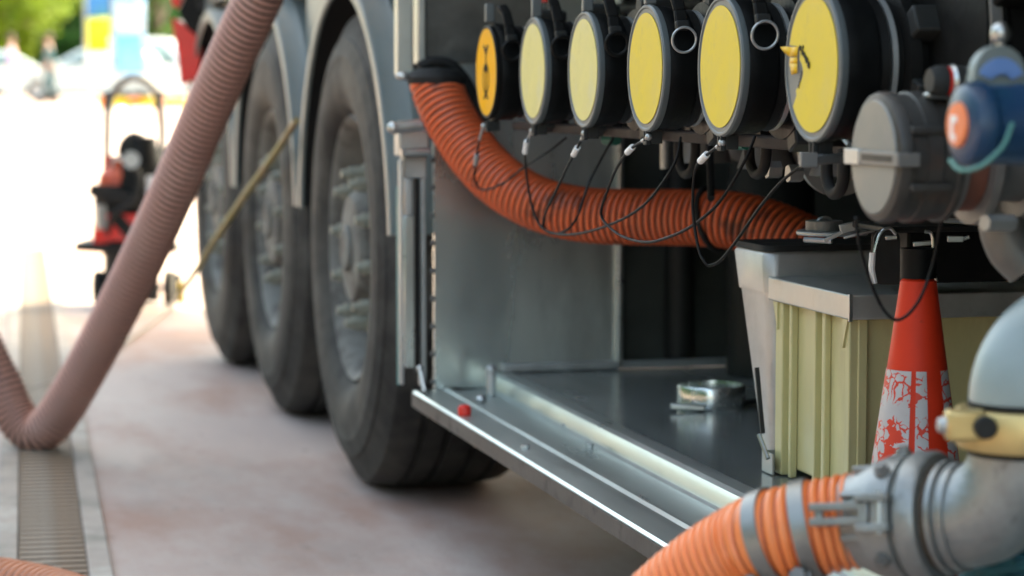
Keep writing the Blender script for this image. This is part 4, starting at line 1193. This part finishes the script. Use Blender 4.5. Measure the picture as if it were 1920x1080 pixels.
# ------------------------------------------------------------------ wheeled cart behind the hose
DC = 10.0
def Q(px, py, dd=0): return P(px, py, D=DC + dd)
cb_ = P(245, 572, Z=0)
DC = (cb_ - EYE).dot(FW)
KT = thing('wheeled_cart', 'red and black wheeled pump cart with a tall hoop handle', 'cart', cb_)
b = MB(); b.tube(spline([Q(199, 480, .1), Q(200, 380, .1), Q(201, 250, .1), Q(205, 195, .1), Q(222, 160, .1), Q(252, 146, .1), Q(284, 160, .1), Q(300, 195, .1), Q(304, 250, .1), Q(303, 380, .1), Q(303, 480, .1)], 6), .016, 12); b.build('hoop_handle', m_cast, KT, True)
for (x0, x1) in ((198, 210), (292, 306)):
    b = MB(); b.tube([Q((x0 + x1) / 2, 172 if x0 < 250 else 172, .1), Q((x0 + x1) / 2 - 3, 205, .1)], .017, 10); b.build('handle_grip', m_rubber, KT, True)
b = MB(); c_ = Q(222, 400); b.lathe([(0, 0), (0, .09), (.03, .10), (.26, .10), (.22, .09), (.225, .0)], Vector((c_.x, c_.y, .235)), (0, 0, 1), 32); b.build('tank_band', m_rubber, KT, True)
b = MB(); b.lathe([(.2255, 0), (.2255, .088), (.30, .075), (.325, .05), (.34, .03), (.36, .03), (.36, 0)], Vector((c_.x, c_.y, .235)), (0, 0, 1), 32); b.build('tank_shoulder', mat('orange_red', (.45, .07, .03), .5), KT, True)
b = MB(); b.bar(Q(222, 402, -.115), Q(222, 452, -.115), .17, .02, FH); b.build('red_panel', m_red, KT, True)
b = MB(); b.cyl(Q(208, 365), Q(206, 292), .035, .028, 16); b.build('filler_neck', mat('dull_red', (.33, .04, .025), .5), KT, True)
b = MB(); c_ = Q(268, 395); b.lathe([(0, 0), (0, .10), (.02, .11), (.22, .11), (.30, .08), (.40, .055), (.40, 0)], Vector((c_.x, c_.y, .29)), (0, 0, 1), 28); b.build('motor_housing', m_blackm, KT, True)
b = MB(); rg = [Q(253, 285) + RT * .05 * math.cos(q) + z_ *   .062 * math.sin(q) for q in [2 * PI * k / 28 for k in range(28)]]
b.tube(rg, .022, 8, closed=True); b.build('coiled_lead', m_rubber, KT, True)
b = MB(); rg = [Q(222, 315, -.05) + RT * .028 * math.cos(q) + z_ * .045 * math.sin(q) for q in [2 * PI * k / 28 for k in range(28)]]
b.tube(rg, .007, 8, closed=True); b.build('coiled_lead', m_zinc, KT, True)
b = MB(); b.bar(Q(168, 355, -.13), Q(325, 398, -.13), .02, .05); b.build('black_strap', m_rubber, KT, True, bevel=.004)
b = MB(); b.bar(Q(152, 458, 0), Q(322, 470, 0), .30, .035); b.build('carrier_shelf', m_rubber, KT, True, bevel=.008)
b = MB(); b.box((-.10, -.1, .02), (.11, .1, .235), Matrix.Translation((cb_.x, cb_.y, 0))); b.build('battery_case', m_liner, KT, True, bevel=.012)
b = MB(); b.bar(Q(190, 420, -.1), Q(188, 470, -.1), .05, .05); b.build('red_guard', m_red, KT, True, bevel=.004)
for px in (186, 318):
    c_ = P(px, 545, D=DC); b = MB(); b.lathe([(-.02, 0), (-.02, .05), (-.018, .07), (.018, .07), (.02, .05), (.02, 0)], Vector((c_.x, c_.y, .072)), RT, 28); b.build('cart_wheel', m_tyre, KT, True)
b = MB(); b.tube([Vector((P(186, 545, D=DC).x, P(186, 545, D=DC).y, .072)), Vector((P(318, 545, D=DC).x, P(318, 545, D=DC).y, .072))], .01, 10); b.build('cart_axle', m_steel, KT, True)
b = MB(); b.bar(Q(292, 395, .02), Q(330, 470, .02), .03, .03); b.build('support_leg', m_rubber, KT, True)
b = MB(); b.tube(spline([Q(232, 300, -.14), Q(262, 330, -.18), Q(250, 380, -.19), Q(215, 400, -.19), Q(200, 440, -.18)], 6), .012, 8); b.build('spray_lead', m_rubber, KT, True)
b = MB(); b.tube([Q(200, 300, .0), Q(300, 440, -.02)], .012, 8); b.build('frame_stay', m_zinc, KT, True)
b = MB(); b.cyl(Q(246, 300, -.14), Q(246, 300, -.18), .035, n=20); b.build('dial_gauge', m_zinc, KT, True)
b = MB(); b.bar(Q(188, 385, -.13), Q(190, 430, -.13), .04, .04); b.build('side_clip', m_zinc, KT, True, bevel=.004)
b = MB(); b.bar(Q(215, 405, -.14), Q(255, 450, -.14), .02, .05); b.build('black_strap', m_rubber, KT, True, bevel=.004)
b = MB(); b.cyl(Q(290, 330, -.1), Q(290, 368, -.1), .035, n=16); b.build('white_bottle', m_white, KT, True)

# ------------------------------------------------------------------ red box behind the last wheel
DR = 8.1
def R(px, py, d=0): return P(px, py, D=DR + d)
RB = thing('red_extinguisher_box', 'red box hung under a black bracket behind the last trailer wheel', 'box', R(350, 160))
def rbp(pl, d0, dp):
    bb = MB(); s_ = DR / F_PX
    o = R(350, 80, d0)
    bb.prism([((x - 350) * s_, -(y - 80) * s_) for x, y in pl], lambda u, v, d: o + RT * u + z_ * v + FH * d, dp); return bb
rbp([(322, 36), (332, 36), (380, 72), (378, 100), (370, 145), (338, 158), (334, 110)], 0, .16).build('red_case', m_red, RB, True, bevel=.008)
rbp([(318, -60), (348, -60), (346, -10), (334, 18), (322, 8)], .02, .12).build('red_lid', m_red, RB, True, bevel=.008)
rbp([(334, 22), (350, -8), (372, -30), (398, -30), (400, 30), (388, 62), (382, 78), (350, 52)], -.03, .2).build('black_bracket', m_blackm, RB, True, bevel=.006)
b = MB(); b.cyl(R(379, 8, -.045), R(379, 8, -.03), .02, n=18); b.build('bracket_hole', m_liner, RB, True)
b = MB(); b.sphere(R(408, 24, -.03), .055, 18, (.8, .8, 1.1)); b.cyl(R(408, 10, -.03), R(425, -60, -.03), .03, n=16); b.build('grey_clamp', m_zinc, RB, True)
b = MB(); a = R(398, -36); b.box((XS + .02, a.y - .02, 1.26), (XS + .3, a.y + .02, 1.32)); b.bar(a, Vector((XS + .1, a.y, 1.29)), .04, .04); b.build('hanger_arm', m_blackm, RB, True)

# ------------------------------------------------------------------ background: barrier, cars, people, banners, trees, building
def GP(px, D):
    """ground point at depth D in the direction of column px"""
    q = P(px, 160, D=D)
    v = RT * ((px - CX) / F_PX) * D + FH * D
    return Vector((v.x, v.y, gz(v.x, v.y)))


g0, g1 = GP(186, 44), GP(352, 44)
BR = thing('plank_barrier', 'low orange and yellow plank barrier on the bright forecourt', 'barrier', (g0 + g1) / 2)
for k in range(6):
    a, c = g0.lerp(g1, k / 6), g0.lerp(g1, (k + 1) / 6 - .004)
    b = MB(); b.bar(a + z_ * .33, c + z_ * .33, .04, .18); b.build('plank', (mat('barrier_orange', (.75, .20, .02), .5) if k == 0 else bpy.data.materials['barrier_orange']) if k % 2 == 0 else m_ylw, BR, True)
for k in range(4):
    a = g0.lerp(g1, k / 3); b = MB(); b.bar(a, a + z_ * .235, .07, .05, RT); b.build('barrier_leg', bpy.data.materials['barrier_orange'], BR, True)

m_glass = mat('car_glass', (.10, .17, .18), .06, 0, var=.05)
m_paint1 = mat('pale_car_paint', (.62, .70, .69), .25, .3, coat=.6)
m_paint2 = mat('white_van_paint', (.80, .81, .80), .25, coat=.6)
m_lamp = mat('car_lamp', (.75, .75, .72), .15)
m_rlamp = mat('car_red_lamp', (.5, .02, .02), .2)


def make_car(loc, rz, paint, label, cat, name, Lc=4.2, Hc=1.48, van=False):
    t = thing(name, label, cat, loc, rz)
    def sec(x): return x
    W = .86
    body = [(-2.1, .35), (-2.12, .62), (-2.05, .86), (-1.95, .95), (1.0, .95), (1.75, .82), (2.05, .68), (2.1, .5), (2.08, .3), (1.72, .24)]
    for cx_ in (1.3, -1.3):
        for k in range(9):
            a = PI * k / 8
            body.append((cx_ + .37 * math.cos(a), .26 + .37 * math.sin(a)))
    body += [(-1.75, .24)]
    b = MB(); b.prism(body, lambda u, v, d: Vector((u, -W + d, v)), 2 * W); b.build('body', paint, t, bevel=.04)
    if van: cab = [(-2.02, .951), (-1.98, Hc - .08), (-1.9, Hc), (.25, Hc), (.45, Hc - .06), (1.15, .951)]
    else: cab = [(-1.95, .951), (-1.65, Hc - .12), (-1.45, Hc - .02), (-.6, Hc), (.1, Hc - .06), (.95, .951)]
    b = MB()
    k_ = lambda v: W - .04 - (v - .95) * .22
    A = [b.b.verts.new((u, -k_(v), v)) for u, v in cab]; B = [b.b.verts.new((u, k_(v), v)) for u, v in cab]
    fs = [b.b.faces.new(A), b.b.faces.new(B[::-1])] + [b.b.faces.new((A[i], B[i], B[(i + 1) % 6], A[(i + 1) % 6])) for i in range(6)]
    b.build('roof', paint, t, bevel=.03)
    hw = Hc - .12
    wins = [[(-1.5, 1.0), (-1.35, hw), (-.72, hw), (-.72, 1.0)], [(-.62, 1.0), (-.62, hw), (.02 if not van else .3, hw), (.72, 1.0)]]
    for s_ in (-1, 1):
        for wpl in wins:
            b = MB(); b.b.faces.new([b.b.verts.new((u, s_ * (k_(v) + .012), v)) for u, v in wpl]); o = b.build('window', m_glass, t); md = o.modifiers.new('s', 'SOLIDIFY'); md.thickness = .008; md.offset = 0
        for (x0, x1) in ((-.70, .30), (-1.55, -.74)):
            b = MB(); b.box((x0, s_ * W - .006 if s_ > 0 else -W - .006, .42), (x1, s_ * W + .006 if s_ > 0 else -W + .006, .90)); d_ = b.build('door', paint, t, bevel=.005)
            b = MB(); b.box((x0 + .08, s_ * (W + .022) - .012, .80), (x0 + .22, s_ * (W + .022) + .012, .83)); b.build('handle', m_zinc, d_)
        b = MB(); b.box((1.97, s_ * .62 - .18, .60), (2.085, s_ * .62 + .18, .72)); b.build('headlight', m_lamp, t, bevel=.02)
        b = MB(); b.box((-2.125, s_ * .68 - .1, .62), (-2.05, s_ * .68 + .1, .84)); b.build('tail_light', m_rlamp, t, bevel=.02)
        b = MB(); b.box((.70, s_ * (W + .09) - .08, .96), (.82, s_ * (W + .09) + .08, 1.07)); b.build('mirror', paint, t, bevel=.02)
    ws = [(cab[5][0] + .0, .99), (cab[4][0], Hc - .1)]
    b = MB(); b.quad((ws[0][0] - .01, -.72, ws[0][1]), (ws[0][0] - .01, .72, ws[0][1]), (ws[1][0] + .09, .62, ws[1][1]), (ws[1][0] + .09, -.62, ws[1][1])); o = b.build('windscreen', m_glass, t)
    md = o.modifiers.new('s', 'SOLIDIFY'); md.thickness = .01
    for cx_ in (1.3, -1.3):
        for s_ in (-1, 1):
            b = MB(); b.lathe([(-.1, .2), (-.1, .29), (-.08, .32), (.08, .32), (.1, .29), (.1, .2)], (cx_, s_ * .76, .32), (0, 1, 0), 28, closed=True); wl = b.build('wheel', m_tyre, t)
            b = MB(); b.lathe([(.03, 0), (.05, .05), (.05, .17), (.085, .2), (.06, .21)], (cx_, s_ * .76, .32), (0, s_, 0), 24); b.build('rim', m_zinc, wl)
    return t


make_car(GP(172, 67), PI / 2 * 0 - TH + PI, m_paint1, 'pale silver hatchback parked across the far side of the forecourt', 'car', 'parked_car')
make_car(GP(300, 70), -TH, m_paint2, 'white van parked behind the feather banners', 'van', 'parked_van', Hc=1.75, van=True)
make_car(GP(20, 78), -TH + .2, bpy.data.materials['pale_car_paint'], 'pale silver car partly behind the person in purple', 'car', 'parked_car')


def person(loc, rz, label, top_m, leg_m, hair_m, walk=.12):
    t = thing('person', label, 'person', loc, rz)
    def skin(name, V, E, m, root=0, lv=2):
        me = bpy.data.meshes.new(name)
        me.from_pydata([v[:3] for v in V], E, [])
        o = bpy.data.objects.new(name, me); C.objects.link(o); o.parent = t
        md = o.modifiers.new('skin', 'SKIN'); md.use_smooth_shade = True
        for i, v in enumerate(V):
            sv = me.skin_vertices[0].data[i]
            r = v[3]; sv.radius = r if isinstance(r, tuple) else (r, r)
            sv.use_root = (i == root)
        s_ = o.modifiers.new('sub', 'SUBSURF'); s_.levels = lv; s_.render_levels = lv
        me.materials.append(m)
        return o
    w_ = walk
    hip, kn, an = .92, .50, .08
    V = [(0, 0, .98, .12), (0, 0, 1.18, (.15, .10)), (0, 0, 1.40, (.17, .10)), (0, 0, 1.50, .055), (0, .01, 1.58, .075), (0, .015, 1.68, .085), (0, .01, 1.75, .055)]
    E = [(0, 1), (1, 2), (2, 3), (3, 4), (4, 5), (5, 6)]
    def chain(st, pts):
        p_ = st
        for q in pts:
            V.append(q); E.append((p_, len(V) - 1)); p_ = len(V) - 1
    for s_ in (-1, 1):
        chain(2, [(s_ * .20, 0, 1.41, .05), (s_ * .25, s_ * w_ * .4, 1.14, .04), (s_ * .26, s_ * w_ * 1.2 + .05, .90, .03), (s_ * .26, s_ * w_ * 1.3 + .08, .80, .035)])
        chain(0, [(s_ * .10, 0, .88, .095), (s_ * .10, -s_ * w_, .50, .062), (s_ * .10, -s_ * w_ * 1.7 - .03, .10, .042), (s_ * .11, -s_ * w_ * 1.7 + .12, .045, .04)])
    skin('body', V, E, bpy.data.materials.get('skin_tone') or mat('skin_tone', (.45, .27, .19), .5))
    Vt = [(0, 0, .95, (.15, .11)), (0, 0, 1.18, (.165, .115)), (0, 0, 1.40, (.185, .115)), (0, 0, 1.48, .075)]
    Et = [(0, 1), (1, 2), (2, 3)]
    for s_ in (-1, 1):
        Vt += [(s_ * .205, 0, 1.41, .065), (s_ * .25, s_ * w_ * .4, 1.14, .055), (s_ * .26, s_ * w_ * 1.1 + .04, .93, .045)]
        n_ = len(Vt); Et += [(2, n_ - 3), (n_ - 3, n_ - 2), (n_ - 2, n_ - 1)]
    skin('jacket', Vt, Et, top_m)
    Vl = [(0, 0, .98, (.145, .115))]; El = []
    for s_ in (-1, 1):
        Vl += [(s_ * .10, 0, .86, .108), (s_ * .10, -s_ * w_, .50, .078), (s_ * .10, -s_ * w_ * 1.65 - .03, .13, .062)]
        n_ = len(Vl); El += [(0, n_ - 3), (n_ - 3, n_ - 2), (n_ - 2, n_ - 1)]
    skin('trousers', Vl, El, leg_m)
    b = MB(); b.sphere((0, -.005, 1.70), .103, 18, (.9, 1.05, 1.0)); b.build('hair', hair_m, t)
    for s_ in (-1, 1):
        b = MB(); b.sphere((s_ * .11, -s_ * w_ * 1.7 + .05, .045), .06, 12, (.8, 2.1, .75)); b.build('shoe', m_rubber, t)
    b = MB(); b.sphere((0, .10, 1.62), .02, 10, (.8, 1, 1.3)); b.build('nose', bpy.data.materials['skin_tone'], t)
    return t


m_hair = mat('dark_hair', (.06, .03, .02), .6)
person(GP(96, 62), -TH + 1.9, 'person in teal clothes walking past the pale parked car', mat('teal_cloth', (.05, .13, .14), .8), mat('dark_teal_cloth', (.03, .08, .09), .8), m_hair)
person(GP(26, 64), -TH - 1.6, 'person in a purple top and pale trousers at the far left', mat('purple_cloth', (.33, .22, .48), .8), mat('pale_cloth', (.6, .6, .58), .8), m_hair, .05)


def banner(px, D, wpx, y0, y1, label, segs, m_pole):
    g_ = GP(px, D)
    s_ = D / F_PX
    t = thing('feather_banner', label, 'banner', g_, 0, 'feather banners on the forecourt')
    ztop = H + (160 - y0) * s_
    b = MB(); b.cyl((g_.x, g_.y, g_.z), (g_.x, g_.y, ztop), .03, .018, 10); b.build('pole', m_pole, t, True)
    b = MB(); b.cyl(g_, g_ + z_ * .06, .3, .25, 16); b.build('foot', m_zinc, t, True)
    for (f0, f1, m_) in segs:
        za, zb_ = H + (160 - (y0 + (y1 - y0) * f0)) * s_, H + (160 - (y0 + (y1 - y0) * f1)) * s_
        b = MB(); n = 8; R1 = []
        for k in range(n + 1):
            u = k / n * wpx * s_
            off = RT * (.03 + u) + FH * (.08 * math.sin(u * 3 + f0 * 4))
            R1.append((b.b.verts.new(Vector((g_.x, g_.y, za)) + off), b.b.verts.new(Vector((g_.x, g_.y, zb_ + .004)) + off)))
        for k in range(n): b.b.faces.new((R1[k][0], R1[k + 1][0], R1[k + 1][1], R1[k][1]))
        o = b.build('cloth_panel', m_, t, True); md = o.modifiers.new('s', 'SOLIDIFY'); md.thickness = .006


m_fb = mat('flag_blue', (.02, .17, .45), .7)
m_fy = mat('flag_yellow', (.85, .75, .02), .7)
m_fl = mat('flag_light_blue', (.17, .46, .78), .7)
banner(165, 55, 42, -160, 118, 'feather banner blue above and yellow below a white strip', [(0, .70, m_fb), (.70, .93, m_fy), (.93, 1.0, m_white)], m_zinc)
banner(216, 53, 58, -160, 140, 'light blue feather banner with a white patch', [(0, .55, m_fl), (.55, .75, mat('flag_pale', (.55, .72, .86), .7)), (.75, 1.0, m_fl)], m_zinc)


def tree(loc, h, r, label, col, seed, name='broadleaf_tree', cz=.58):
    rr = random.Random(seed)
    t = thing(name, label, 'tree', loc)
    m_t = bpy.data.materials.get('bark') or mat('bark', (.09, .065, .045), .9, var=.3, vs=8, bump=.5)
    b = MB(); b.tube([(0, 0, 0), (.05, .03, h * .25), (-.05, .06, h * .55), (.02, 0, h * .85)], [r * .09, r * .07, r * .05, r * .015], 10)
    for k in range(6):
        a = k * 1.05 + rr.random(); z0 = h * (.25 + .08 * k)
        b.tube([(0, 0, z0), (r * .35 * math.cos(a), r * .35 * math.sin(a), z0 + h * .1), (r * .7 * math.cos(a), r * .7 * math.sin(a), z0 + h * .16)], [r * .035, r * .025, r * .01], 7)
    b.build('trunk', m_t, t)
    lm = mat('leaves_%s' % name, col, .7, spec=.1, var=.45, vs=.9, rvar=.1)
    clumps = []
    for k in range(46):
        a = rr.random() * 2 * PI; q = rr.random() ** .5; zz = rr.uniform(-1, 1)
        rad = r * q * math.sqrt(max(0, 1 - zz * zz)) * rr.uniform(.85, 1.1)
        clumps.append((rad * math.cos(a), rad * math.sin(a), h * cz + zz * h * .40, r * rr.uniform(.18, .34)))
    b = MB()
    for k in range(5200):
        c_ = clumps[k % len(clumps)]
        d_ = Vector((rr.gauss(0, 1), rr.gauss(0, 1), rr.gauss(0, .8))).normalized() * c_[3] * rr.random() ** .4
        p_ = Vector(c_[:3]) + d_
        u = Vector((rr.gauss(0, 1), rr.gauss(0, 1), rr.gauss(0, .6))).normalized(); v = u.orthogonal().normalized(); s_ = rr.uniform(.10, .2)
        b.b.faces.new([b.b.verts.new(p_ + u * s_), b.b.verts.new(p_ + v * s_ * .6), b.b.verts.new(p_ - u * s_), b.b.verts.new(p_ - v * s_ * .6)])
    b.build('crown', lm, t, fix=False)


tree(GP(10, 84), 7.5, 3.0, 'bright yellow green tree behind the people at the far left', (.11, .17, .008), 1, 'lime_tree')
tree(GP(125, 95), 9, 3.0, 'dark green tree behind the pale car', (.018, .075, .015), 2, 'dark_tree')
tree(GP(205, 98), 9, 3.2, 'deep green tree behind the feather banners', (.018, .075, .015), 3, 'dark_tree')
tree(GP(300, 92), 7.5, 2.6, 'mid green tree right of the light blue banner', (.05, .11, .015), 4, 'green_tree')
rr = random.Random(9)
b = MB()
a0, a1 = GP(-260, 101), GP(700, 101)
for k in range(26000):
    p_ = a0.lerp(a1, rr.random()) + FH * rr.uniform(-1.2, 1.2) + z_ * (rr.random() ** .8 * 4.2)
    u = Vector((rr.gauss(0, 1), rr.gauss(0, 1), rr.gauss(0, .6))).normalized(); v = u.orthogonal().normalized(); s_ = rr.uniform(.12, .24)
    b.b.faces.new([b.b.verts.new(p_ + u * s_), b.b.verts.new(p_ + v * s_ * .6), b.b.verts.new(p_ - u * s_), b.b.verts.new(p_ - v * s_ * .6)])
tag(b.build('hedge', mat('hedge_leaves', (.02, .075, .015), .7, spec=.1, var=.45, vs=.7), fix=False), 'tall green hedge along the back of the forecourt', 'hedge', kind='stuff')
# trees added left of the bay, out of view: cut low light, tint reflections green
rr = random.Random(21)
b = MB()
for k in range(22000):
    p_ = Vector((rr.uniform(-17, -12), rr.uniform(-22, 30), 0))
    p_.z = rr.random() ** .8 * (7.0 + 1.6 * math.sin(p_.y * .9) + 1.2 * math.sin(p_.y * 2.3))
    u = Vector((rr.gauss(0, 1), rr.gauss(0, 1), rr.gauss(0, .6))).normalized(); v = u.orthogonal().normalized(); s_ = rr.uniform(.25, .5)
    b.b.faces.new([b.b.verts.new(p_ + u * s_), b.b.verts.new(p_ + v * s_ * .6), b.b.verts.new(p_ - u * s_), b.b.verts.new(p_ - v * s_ * .6)])
tag(b.build('added_tree_belt', bpy.data.materials['hedge_leaves'], fix=False), 'added belt of green trees, out of view, cutting low light from the left', 'trees', kind='stuff')
# beige building beyond the trees
g_ = GP(330, 125)
BD = thing('beige_building', 'beige building showing above the trees behind the banners', 'building', g_, -TH)
b = MB(); b.box((-9, 0, 0), (9, 8, 8)); b.build('wall', mat('beige_render', (.55, .52, .45), .8), BD)
b = MB(); b.box((-9.3, -.3, 8.002), (9.3, 8.3, 8.35)); b.build('roof', m_cast, BD)
for r_ in range(2):
    for c_ in range(7):
        b = MB(); b.box((-7.9 + c_ * 2.5, -.06, 1.4 + r_ * 3.4), (-6.7 + c_ * 2.5, -.002, 3.0 + r_ * 3.4)); wd = b.build('window', m_white, BD)
        b = MB(); b.box((-7.8 + c_ * 2.5, -.09, 1.5 + r_ * 3.4), (-6.8 + c_ * 2.5, -.062, 2.9 + r_ * 3.4)); b.build('pane', m_glass, wd)
